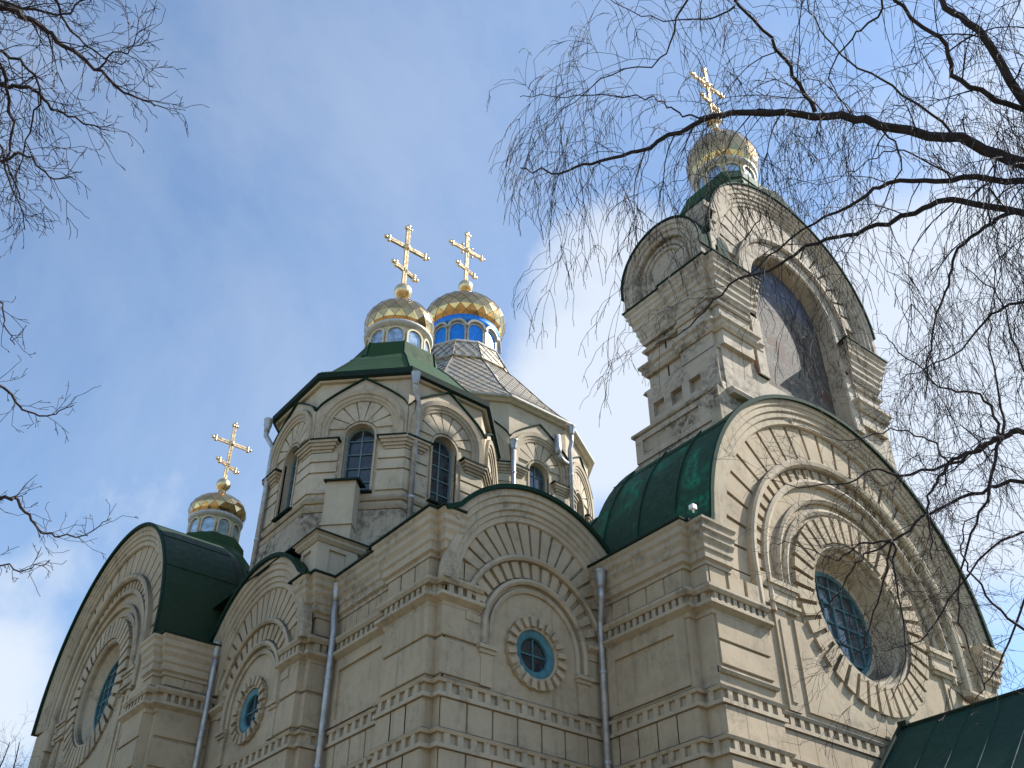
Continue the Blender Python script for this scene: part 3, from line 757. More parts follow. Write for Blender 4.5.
    for q, wmb in enumerate(wins): part(wmb, 'arched_window', ['glass' if nf == 8 else 'greyglass', 'paleframe'], o)
    return o, path

def prism_roof(c, prof, nf, a0, mats, parent, name='roof', seams=True, seamr=.03):
    """prof [(apothem,z)]"""
    mb = MB(); mb.lathe(c, [(r/cos(pi/nf), z) for r, z in prof], nf, a0+pi/nf)
    if seams:
        mb.mi = 1
        for k in range(nf):
            an = a0+pi/nf+2*pi*k/nf
            mb.tube([(c[0]+r/cos(pi/nf)*cos(an), c[1]+r/cos(pi/nf)*sin(an), z+.01) for r, z in prof[1:]], seamr, 4)
    return part(mb, name, mats, parent)

def lantern(c, r, z0, z1, n, parent, style):
    mb = MB(); mb.lathe(c, [(r*1.06, z0-.02), (r*1.06, z0+.08), (r*.96, z0+.10), (r*.93, z1), (r*.5, z1+.01)], 36)
    H = z1-z0; aw = pi*r/n*.78; hs = z0+.62*H if style != 'blue' else z0+.55*H
    for k in range(n):
        T = frame(c, 2*pi*(k+.5)/n, r*.95)
        # raised arched panel
        mb.mi = 1; w_ = min(aw, H*.36)
        mb.plate(T, [(-w_, z0+.12), (w_, z0+.12)]+arcpts(0, hs-.1, w_, 0, pi, 10), [], -.04, .035)
        mb.mi = 2
        mb.arch(T, 0, hs-.1, [(w_, -.04), (w_, .085), (w_*1.24, .085), (w_*1.24, -.04)], n=12, drop=hs-.1-z0-.11)
    if style == 'blue':
        mb.mi = 1; mb.smooth = True
        mb.lathe(c, [(r*.97, z1-.42), (r*1.05, z1-.36), (r*1.04, z1-.04), (r*.98, z1)], 36)
        mb.mi = 2; mb.smooth = False
        for k in range(n):
            T = frame(c, 2*pi*(k+.5)/n, r*1.0); w_ = pi*r/n*1.0
            mb.arch(T, 0, hs-.02, [(w_*.86, -.1), (w_*.86, .10), (w_*1.12, .10), (w_*1.12, -.1)], .1, pi-.1, n=14)
    else:
        mb.mi = 3; mb.smooth = True
        mb.lathe(c, [(r*.95, z1-.16), (r*1.10, z1-.1), (r*1.13, z1-.02), (r*1.05, z1)], 36)
    mats = {'pale': ['cream', 'palepanel', 'cream', 'band'], 'blue': ['greytrim', 'blue', 'greytrim', 'band']}[style]
    return part(mb, 'lantern', mats, parent)

def dome(c, z0, r0, r, h, parent, nseg=20, rows=11, neck=.10):
    nseg = nseg-2; rows = rows-2
    """gilded onion dome faceted in diamonds"""
    P = []
    def prof(t):
        # t 0..1 bottom to tip
        if t < .78:
            u = t/.78; a = -.62+u*(pi/2+.62-.28); rad = r*cos(a); z = z0+h*.70*(sin(a)+sin(.62))/(1+sin(.62))*1.06
            return rad, z
        u = (t-.78)/.22; ra, za = prof(.7799)
        return ra*(1-u)**1.25*(1-.25*u*(1-u)) + neck*u, za+(z0+h-za)*(u**1.15)
    mb = MB(); o = len(mb.v); rr0 = []
    for i in range(rows+1):
        rad, z = prof(i/rows); off = (i % 2)*pi/nseg
        for j in range(nseg):
            a = 2*pi*j/nseg+off; mb.v.append((c[0]+rad*cos(a), c[1]+rad*sin(a), z))
    rnd = random.Random(int(c[0]*100))
    for i in range(rows):
        for j in range(nseg):
            j2 = (j+1) % nseg
            if i % 2 == 0: q = [(i*nseg+j, i*nseg+j2, (i+1)*nseg+j), (i*nseg+j2, (i+1)*nseg+j2, (i+1)*nseg+j)]
            else: q = [(i*nseg+j, i*nseg+j2, (i+1)*nseg+j2), (i*nseg+j, (i+1)*nseg+j2, (i+1)*nseg+j)]
            for t in q: mb.face([o+x for x in t])
    mb.face([o+j for j in range(nseg)][::-1]); mb.face([o+rows*nseg+j for j in range(nseg)])
    # standing seams along the diamonds
    mb.mi = 1
    for i in range(rows-1):
        for j in range(nseg):
            a = mb.v[o+i*nseg+j]
            for jj in ((j, (j-1) % nseg) if i % 2 == 0 else (j, (j+1) % nseg)):
                b = mb.v[o+(i+1)*nseg+jj]; mb.tube([a, b], .006*r, 3)
    return part(mb, 'dome', ['gold', 'seam'], parent, recalc=True)

def cross(c, zb, H, parent, ornate=False, facing=-pi/2):
    """ball and three-bar cross; zb = centre of the ball, H = height of cross above the ball"""
    mb = MB(); T = frame(c, facing, 0); mb.smooth = True
    br = H*.095
    mb.lathe(c, [(.02, zb-br*2.2), (br*.55, zb-br*2.1), (br*.3, zb-br*1.5), (br*.35, zb-br*.98)]+[(br*cos(a), zb+br*sin(a)) for a in [-1.1+2.4*i/8 for i in range(9)]]+[(br*.25, zb+br*1.02), (br*.2, zb+br*1.2)], 18)
    mb.smooth = False
    t = H*.010; gap = H*.014
    z0, z1 = zb+br, zb+H; zm = zb+H*.66; W_ = H*.235
    for sg in (-1, 1):
        mb.box(T, sg*gap-t, sg*gap+t, -t*1.4, t*1.4, z0, z1-.05*H)
        mb.box(T, -W_, W_, -t*1.4, t*1.4, zm+sg*gap-t, zm+sg*gap+t)
    mb.box(T, -gap, gap, -t*.6, t*.6, z0, z1-.05*H); mb.box(T, -W_, W_, -t*.6, t*.6, zm-gap, zm+gap)
    # slanted lower bar
    zs = zb+H*.31; ws = H*.125; sl = .32
    TS = lambda h, d, z: T(h*cos(sl), d, zs+z-h*sin(sl))
    for sg in (-1, 1): mb.box(TS, -ws, ws, -t*1.4, t*1.4, sg*gap-t, sg*gap+t)
    mb.box(TS, -ws, ws, -t*.6, t*.6, -gap, gap)
    def ball(p, r_):
        mb.smooth = True; n_ = 8
        rings = [[(p[0]+r_*cos(b_)*cos(2*pi*j/n_), p[1]+r_*cos(b_)*sin(2*pi*j/n_), p[2]+r_*sin(b_)) for j in range(n_)] for b_ in (-1.35, -.7, 0, .7, 1.35)]
        mb.grid_loop(rings); mb.smooth = False
    e = H*.026
    def tref(h, z, dh, dz, TT):
        for (a, b) in ((dh*1.5, dz*1.5), (-dz*1.1, dh*1.1), (dz*1.1, -dh*1.1), (0, 0)): ball(TT(h+a*e, 0, z+b*e), e*.95)
    tref(0, z1-.05*H, 0, 1, T); tref(W_, zm, 1, 0, T); tref(-W_, zm, -1, 0, T); tref(ws, 0, 1, 0, TS); tref(-ws, 0, -1, 0, TS)
    # hub with rays
    ball(T(0, 0, zm), e*1.7)
    for q in range(8 if not ornate else 16):
        a = pi/4*q+pi/8 if not ornate else pi/8*q
        for l_ in ((.09, ) if not ornate else (.085, )):
            p1 = T(.04*H*cos(a), 0, zm+.04*H*sin(a)); p2 = T(l_*H*cos(a), 0, zm+l_*H*sin(a)); mb.tube([p1, p2], [.006*H, .002*H], 4)
    if ornate:
        for sx in (-1, 1):
            for sz in (-1, 1): ball(T(sx*H*.075, 0, zm+sz*H*.075), e*.8)
    return part(mb, 'cross', ['crossgold'], parent)

def downpipe(name, pts, parent, r=.075, funnel=True, clamps=()):
    mb = MB(); mb.smooth = True
    mb.tube(pts, r, 10)
    if funnel:
        p = pts[0]; mb.lathe((p[0], p[1]), [(r*1.1, p[2]-.12), (r*1.15, p[2]-.02), (r*1.6, p[2]+.1), (r*1.65, p[2]+.26), (r*1.85, p[2]+.28), (r*1.85, p[2]+.31), (r*1.5, p[2]+.31), (r*.8, p[2]+.15)], 14)
    mb.smooth = False
    for i in range(len(pts)-1):
        a, b = Vector(pts[i]), Vector(pts[i+1]); L = (b-a).length; d = (b-a).normalized()
        k = 1.1
        while k < L-.3:
            q = a+d*k; mb.tube([q-d*.03, q+d*.03], r*1.18, 10); k += 1.9
    return part(mb, name, ['pipe'], parent)

# near corner tower
cN = (12.9, 22.27)
tw, _ = arcaded_drum(cN, 3.0, 8, 1.0, 15.75, 'corner_tower', ['towerp', 'trim', 'greenedge', 'eave', 'black'], 10.9, 17.46, pi, 'eight-sided corner tower with arched windows under a green faceted roof')
mb = MB(); NA = pi/8
mb.lathe(cN, [(3.16/cos(NA), 17.38), (3.24/cos(NA), 17.42), (3.24/cos(NA), 17.6), (3.1/cos(NA), 17.64)], 8, NA)
part(mb, 'eave', ['eave'], tw)
prism_roof(cN, [(3.2, 17.6), (3.14, 17.66), (2.72, 18.0), (2.3, 18.55), (1.9, 19.1), (1.5, 19.55), (1.40, 19.6), (1.32, 20.2), (1.28, 20.22)], 8, pi, ['green2', 'greenedge'], tw)
lantern(cN, 1.0, 20.2, 21.35, 10, tw, 'pale')
dome(cN, 21.3, 1.03, 1.16, 1.98, tw, 20, 11)
cross(cN, 23.5, 3.2, tw)
# central drum
cC = (20.7, 29.8)
dr, _ = arcaded_drum(cC, 5.25, 12, 1.17, 20.75, 'central_drum', ['towerp', 'trim', 'greenedge', 'eave', 'black'], 14.0, 23.2, pi, 'large twelve-sided central drum with diamond metal tiles above', base=False)
mb = MB(); mb.lathe(cC, [(5.5/cos(pi/12), 23.18), (5.55/cos(pi/12), 23.22), (5.55/cos(pi/12), 23.3), (5.3/cos(pi/12), 23.34)], 12, pi/12)
part(mb, 'eave', ['greytrim'], dr)
def tiled(c, prof, nf, name, parent):
    mb = MB(); fp = [(r/cos(pi/nf), z) for r, z in prof]
    mb.lathe(c, fp, nf, pi/nf)
    # raised diamond lattice on every face
    mb.mi = 1
    L = [0]
    for i in range(len(fp)-1): L.append(L[-1]+hypot(fp[i+1][0]-fp[i][0], fp[i+1][1]-fp[i][1]))
    def at(t):
        x = t*L[-1]
        for i in range(len(L)-1):
            if x <= L[i+1]+1e-9:
                u = (x-L[i])/(L[i+1]-L[i]); return fp[i][0]+(fp[i+1][0]-fp[i][0])*u, fp[i][1]+(fp[i+1][1]-fp[i][1])*u
        return fp[-1]
    p = .42
    for k in range(nf):
        T = frame(c, pi+2*pi*k/nf, 0)
        for sg in (-1, 1):
            q = -10.0
            while q < 10:
                pts = []
                for i in range(25):
                    t = i/24; r_, z_ = at(t); ap = r_*cos(pi/nf); hw = ap*tan(pi/nf); h = q+sg*t*L[-1]*.62
                    if abs(h) <= hw: pts.append(T(h, ap+.012, z_+.012))
                if len(pts) > 1: mb.tube([pts[0], *pts[1:-1:3], pts[-1]], .014, 3)
                q += p
    mb.mi = 2
    for k in range(nf):
        an = pi/nf+2*pi*k/nf; mb.tube([(c[0]+r*cos(an), c[1]+r*sin(an), z+.01) for r, z in fp], .028, 4)
    return part(mb, name, ['tile', 'seam', 'seam'], parent)
tiled(cC, [(5.5, 23.3), (5.0, 23.85), (4.3, 24.75), (3.6, 25.75), (2.85, 26.8), (2.1, 27.75)], 12, 'tiled_roof', dr)
tiled(cC, [(2.2, 27.55), (2.32, 27.62), (2.28, 27.75), (1.85, 28.75)], 12, 'tiled_collar', dr)
mb = MB(); mb.lathe(cC, [(1.9, 28.7), (1.95, 28.78), (1.9, 28.9), (1.7, 28.92)], 12, pi/12); part(mb, 'collar_rim', ['greytrim'], dr)
lantern(cC, 1.62, 28.85, 30.6, 12, dr, 'blue')
dome(cC, 30.5, 1.62, 1.95, 2.85, dr, 24, 13)
cross(cC, 33.75, 3.75, dr, ornate=True)
# left cupola
cL = (10.75, 29.5)
mb = MB(); NA8 = pi/8
mb.lathe(cL, [(1.7/cos(NA8), 14.8), (1.45/cos(NA8), 15.35), (1.08/cos(NA8), 15.72), (1.02/cos(NA8), 15.8), (.98/cos(NA8), 16.15)], 8, NA8)
cup = part(mb, 'cupola', ['green2']); cup['label'] = 'small gilded cupola on the roof of the far left arm'
lantern(cL, .80, 16.15, 17.05, 10, cup, 'pale')
dome(cL, 17.0, .84, .95, 1.35, cup, 20, 10)
cross(cL, 18.5, 2.6, cup)

# ---- bell gable above the right arm
BX0, BX1, BY0, BY1 = 16.92, 24.0, 12.63, 15.2
mb = MB()
bw = [(BX0, BY1), (BX0, BY0), (BX1, BY0), (BX1, BY1)]
ident = lambda h, d, z: (h, d, z)
TB = lambda h, d, z: (CX+h, BY0-d, z)       # front
TS_ = lambda h, d, z: (BX0-d, h, z)         # left side
nh = 1.86
mb.star_plate(TB, (0, 18.5), [(-3.68, 14.3), (3.68, 14.3), (3.68, 20.9)]+arcpts(0, 20.9, 3.66, 0, pi, 40)+[(-3.68, 20.9)], [(-nh, 16.6), (nh, 16.6)]+arcpts(0, 20.3, nh, 0, pi, 24), -.75, 0)
TBb = lambda h, d, z: (CX-h, BY1+d, z)
mb.plate(TBb, [(-3.68, 10.5), (3.68, 10.5), (3.68, 20.9)]+arcpts(0, 20.9, 3.66, 0, pi, 40)+[(-3.68, 20.9)], [], -.75, 0)
mb.box(ident, BX0, BX0+.6, BY0+.7, BY1-.7, 10.5, 20.9); mb.box(ident, BX1-.6, BX1, BY0+.7, BY1-.7, 10.5, 20.9)
loopb = [(BX1, BY1), (BX0, BY1), (BX0, BY0), (CX-2.05, BY0)]; loopr = [(CX+2.05, BY0), (BX1, BY0), (BX1, BY1)]
mb.mi = 1
BC = [(-.05, 18.6), (.04, 18.6), (.07, 18.7), (.1, 18.75), (.1, 18.87), (.15, 18.95), (.15, 19.1), (.2, 19.16), (.2, 19.3), (.28, 19.4), (.28, 19.52), (.32, 19.57), (.32, 19.68), (.37, 19.73), (.37, 19.82), (-.05, 19.84)]
CAPL = [(-.05, 17.45), (.05, 17.45), (.12, 17.55), (.12, 17.66), (.19, 17.72), (.19, 17.8), (-.05, 17.84)]
NECK = [(-.05, 18.3), (.05, 18.3), (.08, 18.36), (.05, 18.42), (-.05, 18.42)]
# corner pilaster (double step) on left side and front
pil = [(BX0, BY0+1.25), (BX0-.14, BY0+1.25), (BX0-.14, BY0+.12), (BX0-.02, BY0+.12), (BX0-.02, BY0-.14), (BX0+1.2, BY0-.14), (BX0+1.2, BY0)]
wallp = [(BX0, BY1), (BX0, BY1-.5), (BX0-.08, BY1-.5)]
full = [(BX1, BY1), (BX0-.06, BY1), (BX0-.06, BY0+1.3)]+pil[1:6]+[(BX0+1.2, BY0), (CX-2.0, BY0)]
for pr in (BC, CAPL, NECK): mb.sweep(full, pr)
fullr = [(CX+2.0, BY0), (BX1-1.2, BY0), (BX1-1.2, BY0-.14), (BX1+.02, BY0-.14), (BX1+.02, BY0+.12), (BX1+.14, BY0+.12), (BX1+.14, BY1)]
for pr in (BC, CAPL, NECK): mb.sweep(fullr, pr)
mb.mi = 0
wallmass(mb, pil[1:6], [(BX0+1.2, BY0+.1), (BX0+.1, BY0+1.25)], 17.0, 18.8)
wallmass(mb, [(BX1-1.2, BY0+.1), (BX1-1.2, BY0-.14), (BX1+.02, BY0-.14), (BX1+.02, BY0+.12), (BX1+.14, BY0+.12), (BX1+.14, BY0+1.25)], [(BX1-.2, BY0+1.25)], 17.0, 18.8)
# green metal on top of the cornices
mb.mi = 2
GT = [(-.05, 19.82), (.41, 19.82), (.41, 19.87), (-.05, 19.95)]
mb.sweep(full, GT); mb.sweep(fullr, GT)
# ledges, square panels and flared base on the left side
mb.mi = 0
mb.plate(TS_, [(BY0+.05, 15.62), (BY1, 15.62), (BY1, 16.9), (BY0+.05, 16.9)], [[(c_-.2, 15.95), (c_+.2, 15.95), (c_+.2, 16.4), (c_-.2, 16.4)] for c_ in (13.5, 14.16, 14.82)], -.03, .16)
mb.mi = 1
for pr in ([(-.05, 15.5), (.22, 15.5), (.30, 15.58), (.30, 15.66), (.16, 15.74), (-.05, 15.76)], [(-.05, 16.88), (.16, 16.88), (.12, 16.98), (-.05, 17.02)]):
    mb.sweep([(BX1, BY1), (BX0, BY1), (BX0, BY0+.1), (BX0+.02, BY0+.02)], pr)
mb.sweep([(BX0-.02, BY0-.14), (BX0+2.2, BY0-.14)], [(-.2, 15.35), (.06, 15.35), (.1, 15.45), (.05, 15.55), (-.2, 15.6)])
mb.mi = 3
mb.sweep([(BX1, BY1+.1), (BX0-.1, BY1+.1), (BX0-.1, BY0+.1)], [(-.05, 10.8), (.52, 10.8), (.46, 13.9), (.36, 14.3), (.32, 14.5), (.26, 14.6), (.26, 15.4), (.36, 15.44), (.36, 15.52), (-.05, 15.55)])
mb.mi = 0
mb.plate(lambda h, d, z: (BX0-.36-d, h, z), [(BY0+.2, 14.6), (BY1+.36, 14.6), (BY1+.36, 15.4), (BY0+.2, 15.4)], [[(13.3, 14.76), (15.3, 14.76), (15.3, 15.24), (13.3, 15.24)]], -.02, .05)
mb.mi = 3; mb.box(TS_, BY0-.02, BY0+.3, -.4, .42, 10.9, 15.5)
# front: arch mouldings and fans
mb.mi = 1
for r0, r1, d in ((3.62, 3.80, .32), (3.48, 3.64, .28), (3.34, 3.5, .23), (3.22, 3.36, .18), (3.1, 3.24, .13)):
    mb.arch(TB, 0, 20.9, [(r0, -.03), (r0, d-.04), (r0+.02, d), (r1-.02, d), (r1, d-.03), (r1, -.03)], n=48, drop=.75)
mb.arch(TB, 0, 20.3, [(2.3, -.03), (2.3, .16), (2.36, .22), (2.5, .2), (2.5, -.03)], n=40, drop=.1)
mb.arch(TB, 0, 20.3, [(1.84, -.74), (1.84, .06), (1.9, .1), (2.28, .1), (2.28, .0), (2.0, -.74)], n=36, drop=3.6)
mb.mi = 0
for i in range(17):
    a0 = pi*i/17; a1 = pi*(i+1)/17; rings = []
    for q in range(4):
        a = a0+.016+(a1-a0-.032)*q/3; c_, s_ = cos(a), sin(a); ri = -.6*s_+sqrt(2.52**2-(.6*c_)**2)
        rings.append([TB(ri*c_, -.02, 20.9+ri*s_), TB(3.12*c_, -.02, 20.9+3.12*s_), TB(3.12*c_, .09, 20.9+3.12*s_), TB(ri*c_, .09, 20.9+ri*s_)])
    mb.grid_loop(rings)
bell = part(mb, 'bell_gable', ['worn', 'worn', 'greenedge', 'black']); bell['label'] = 'weathered bell gable with crumbling plaster rising behind the largest gable'
mb = MB(); mb.plate(TB, [(-nh, 16.6), (nh, 16.6)]+arcpts(0, 20.3, nh, 0, pi, 24), [], -.54, -.44)
mb.mi = 1; mb.box(TB, -nh, nh, -.45, -.2, 16.55, 16.85)
# ragged brick edge where the plaster has fallen
rb = random.Random(5)
pts = [(-nh-.02, 16.7)]
zz_ = 16.7
while zz_ < 20.2:
    pts.append((-nh-.12-rb.random()*.5, zz_)); zz_ += .12+rb.random()*.2
pts.append((-nh-.02, zz_))
mb.plate(TB, pts, [], -.02, .055)
part(mb, 'wall_painting', ['fresco', 'brick'], bell)
# side kokoshnik on the left
mb = MB(); cz_, ck = 20.55, 13.92
TK = lambda h, d, z: (BX0-.2-d, ck+h, z)
mb.plate(TK, [(-1.42, 19.8), (1.42, 19.8), (1.42, cz_)]+arcpts(0, cz_, 1.42, 0, pi, 28)+[(-1.42, cz_)], [], -.9, .05)
for r0, r1, d in ((1.36, 1.52, .32), (1.2, 1.38, .27), (1.02, 1.22, .21), (.78, .9, .14), (.62, .76, .11)):
    mb.arch(TK, 0, cz_, [(r0, -.3), (r0, d-.04), (r0+.02, d), (r1-.02, d), (r1, d-.03), (r1, -.3)], n=32, drop=.68)
mb.mi = 1; mb.arch(TK, 0, cz_, [(1.53, -.9), (1.53, .35), (1.57, .37), (1.57, -.9)], n=32, drop=.3)
mb.mi = 0
# stepped return next to it
for k, (d, z0, z1) in enumerate(((.30, 20.1, 20.7), (.36, 20.7, 20.9), (.42, 20.9, 21.25), (.5, 21.25, 21.5), (.56, 21.5, 21.9), (.6, 21.9, 22.1))):
    mb.box(TS_, BY0-.12-(.05*k), BY0+.35, -.3, .0+d*.35, z0, z1)
part(mb, 'side_gable', ['worn', 'greenedge'], bell)
# roof over the bell gable
mb = MB()
pts = [(3.84*cos(a), 20.9+3.84*sin(a)) for a in [pi*i/48 for i in range(49)]]
inn = [(p[0]*.985, 20.9+(p[1]-20.9)*.985) for p in pts]
pk = lambda h, z: z+max(0, (.9-abs(h)))*.45
mb.grid_loop([[TB(h, d, pk(h, z)) for h, z in pts]+[TB(h, d, z) for h, z in inn[::-1]] for d in (.38, -2.8)])
part(mb, 'roof', ['greenedge'], bell)
cB = (20.6, 14.1)
mb = MB()
def chsq(hf, ch): return [(cB[0]+x, cB[1]+y) for x, y in ((hf, hf-ch), (hf-ch, hf), (ch-hf, hf), (-hf, hf-ch), (-hf, ch-hf), (ch-hf, -hf), (hf-ch, -hf), (hf, ch-hf))]
mb.grid_loop([[(x, y, z) for x, y in chsq(hf, ch)] for hf, ch, z in ((1.5, .2, 22.6), (1.5, .2, 24.75), (1.62, .25, 24.8), (1.62, .25, 24.9), (1.38, .32, 25.45), (1.42, .34, 25.5), (1.22, .45, 26.2), (1.0, .4, 26.22))])
part(mb, 'cupola_base', ['green2'], bell)
lantern(cB, 1.0, 26.2, 27.35, 10, bell, 'pale'); dome(cB, 27.25, 1.03, 1.27, 2.9, bell, 20, 11); cross(cB, 30.65, 3.15, bell, ornate=True)

# ---- square stage under the near tower, and the chimney in front of its window
mb = MB()
q0 = [(10.4, 26.0), (10.4, 20.35), (9.72, 20.35), (9.72, 19.62), (10.75, 19.62), (10.75, 19.72), (13.0, 19.72)]
wallmass(mb, q0, [(13.0, 26.0)], 10.9, 11.9)
TQ = lambda h, d, z: (10.4-d, h, z); TQ2 = lambda h, d, z: (9.72-d, h, z); TQ3 = lambda h, d, z: (h, 19.62-d, z); TQ4 = lambda h, d, z: (h, 19.72-d, z)
mb.plate(TQ, [(20.5, 11.0), (22.6, 11.0), (22.6, 11.75), (20.5, 11.75)], [[(20.8, 11.1), (21.5, 11.1), (21.5, 11.6), (20.8, 11.6)]], 0, .06)
mb.plate(TQ2, [(19.62, 10.9), (20.35, 10.9), (20.35, 11.75), (19.62, 11.75)], [[(19.85, 11.0), (20.25, 11.0), (20.25, 11.6), (19.85, 11.6)]], 0, .06)
mb.plate(TQ3, [(9.66, 10.9), (10.75, 10.9), (10.75, 11.75), (9.66, 11.75)], [[(9.98, 11.0), (10.45, 11.0), (10.45, 11.6), (9.98, 11.6)]], 0, .06)
mb.plate(TQ4, [(10.75, 10.9), (12.4, 10.9), (12.4, 11.75), (10.75, 11.75)], [[(11.05, 11.0), (11.6, 11.0), (11.6, 11.6), (11.05, 11.6)]], 0, .06)
mb.mi = 1
mb.sweep(q0, [(-.05, 11.72), (.09, 11.72), (.16, 11.8), (.16, 11.86), (.22, 11.9), (-.05, 11.92)])
mb.mi = 2
mb.sweep([(9.75, 26.0), (9.75, 19.65), (13.0, 19.65)], [(-1.0, 12.1), (-.05, 11.92), (.26, 11.91), (.26, 11.95), (-.05, 12.0), (-1.0, 12.2)])
part(mb, 'tower_base', ['towerp', 'trim', 'eave'])
Td = frame(cN, 5*pi/4, 3.0)
mb = MB()
vs = []
h0, h1 = -.58, .18
for z, dd in ((12.0, .62), (13.88, .62)):
    pass
mb.box(Td, h0, h1, -.1, .55, 12.0, 13.78)
mb.mi = 1
mb.add([Td(h0-.06, .64, 13.76), Td(h1+.1, .64, 13.76), Td(h1+.1, -.05, 13.9), Td(h0-.06, -.05, 13.9), Td(h0-.06, .64, 13.81), Td(h1+.1, .64, 13.81), Td(h1+.1, -.05, 13.95), Td(h0-.06, -.05, 13.95)], [(0,1,2,3),(4,5,6,7),(0,1,5,4),(1,2,6,5),(2,3,7,6),(3,0,4,7)])
mb.mi = 0; mb.box(Td, h0-.03, h1+.03, -.1, .60, 12.5, 12.56)
part(mb, 'chimney', ['towerp', 'eave'])

# ---- downpipes
downpipe('downpipe', [(10.27, 19.5, 10.45), (10.27, 19.5, 10.0), (10.30, 19.48, 9.6), (10.30, 19.48, -1.0)], church)
downpipe('downpipe', [(14.36, 14.95, 10.3), (14.36, 14.95, 9.95), (14.58, 15.24, 9.6), (14.6, 15.28, 9.5), (14.6, 15.28, -1.0)], church)
downpipe('downpipe', [(9.55, 24.25, 10.4), (9.55, 24.25, 10.0), (9.58, 24.3, 9.6), (9.58, 24.3, -1.0)], church)
Tn = frame(cN, 3*pi/2, 3.0)
downpipe('downpipe', [Tn(-1.3, .36, 17.0), Tn(-1.3, .36, 16.85), Tn(-1.02, .14, 16.55), Tn(-1.04, .13, 12.4)], tw)
Tm = frame(cN, pi, 3.0)
downpipe('downpipe', [Tm(-1.24, .38, 17.05), Tm(-1.24, .38, 16.8), Tm(-1.12, .15, 16.4), Tm(-1.1, .15, 12.2)], tw)
Tc = frame(cC, 3*pi/2, 5.25)
downpipe('downpipe', [Tc(1.42, .35, 22.75), Tc(1.42, .33, 22.3), Tc(1.42, .22, 22.0), Tc(1.42, .22, 17.5)], dr, .09)
downpipe('downpipe', [Tc(-1.42, .3, 20.9), Tc(-1.42, .25, 17.5)], dr, .09)
mb = MB(); mb.smooth = True; mb.tube([Tc(.72, .3, 22.35), Tc(.74, .3, 21.65), Tc(.70, .34, 21.5)], [.12, .15, .09], 9); mb.tube([Tc(.72, .3, 21.45), Tc(1.0, .3, 21.3), Tc(1.3, .2, 21.35)], [.1, .09, .08], 8)
mb.build('broken_pipe', ['pipe'], dr, church)

# ---- floodlight on the eave corner
mb = MB(); mb.box(ident, 14.46, 14.58, 12.14, 12.26, 10.98, 11.08); mb.tube([(14.52, 12.2, 10.9), (14.52, 12.2, 11.02)], .02, 6)
fl = mb.build('floodlight', ['lampwhite'], None, None); fl['label'] = 'small white floodlight on the eave corner left of the largest gable'; fl['category'] = 'floodlight'

# ---- entrance porch of the right arm: dark green pitched roof
mb = MB()
zr_, zE, PX = 7.78, 5.6, CX+.32
for sg in (-1, 1):
    mb.mi = 0
    vs = [(PX, 12.45, zr_), (PX, 2.0, zr_), (PX+sg*2.3, 2.0, zE), (PX+sg*2.3, 12.45, zE)]
    vs2 = [(x, y, z-.1) for x, y, z in vs]
    mb.add(vs+vs2, [(0,1,2,3), (4,5,6,7), (0,1,5,4), (1,2,6,5), (2,3,7,6), (3,0,4,7)])
    for k in range(14):
        y = 2.2+k*.77; a = Vector((PX, y, zr_+.01)); b = Vector((PX+sg*2.3, y, zE+.01)); mb.tube([a, b], .012, 4)
mb.mi = 1; mb.tube([(PX, 12.4, zr_+.02), (PX, 2.0, zr_+.02)], .05, 6); mb.tube([(PX-.05, 12.36, zr_+.07), (PX-2.3, 12.36, zE+.07)], .045, 5)
mb.box(ident, PX-.08, PX+.08, 12.2, 12.42, zr_+.0, zr_+.14)
porch = part(mb, 'porch_roof', ['porchgreen', 'eave']); porch['label'] = 'dark green pitched porch roof cut off by the bottom right corner'
mb = MB(); 
for sg in (-1, 1):
    for k in range(4): mb.box(ident, CX+sg*2.0-.2, CX+sg*2.0+.2, 2.3+k*3.1, 2.7+k*3.1, -EYE, zE-.05)
mb.box(ident, CX-2.25, CX+2.25, 2.1, 12.4, zE-.35, zE-.1)
part(mb, 'porch_post', ['plaster'])

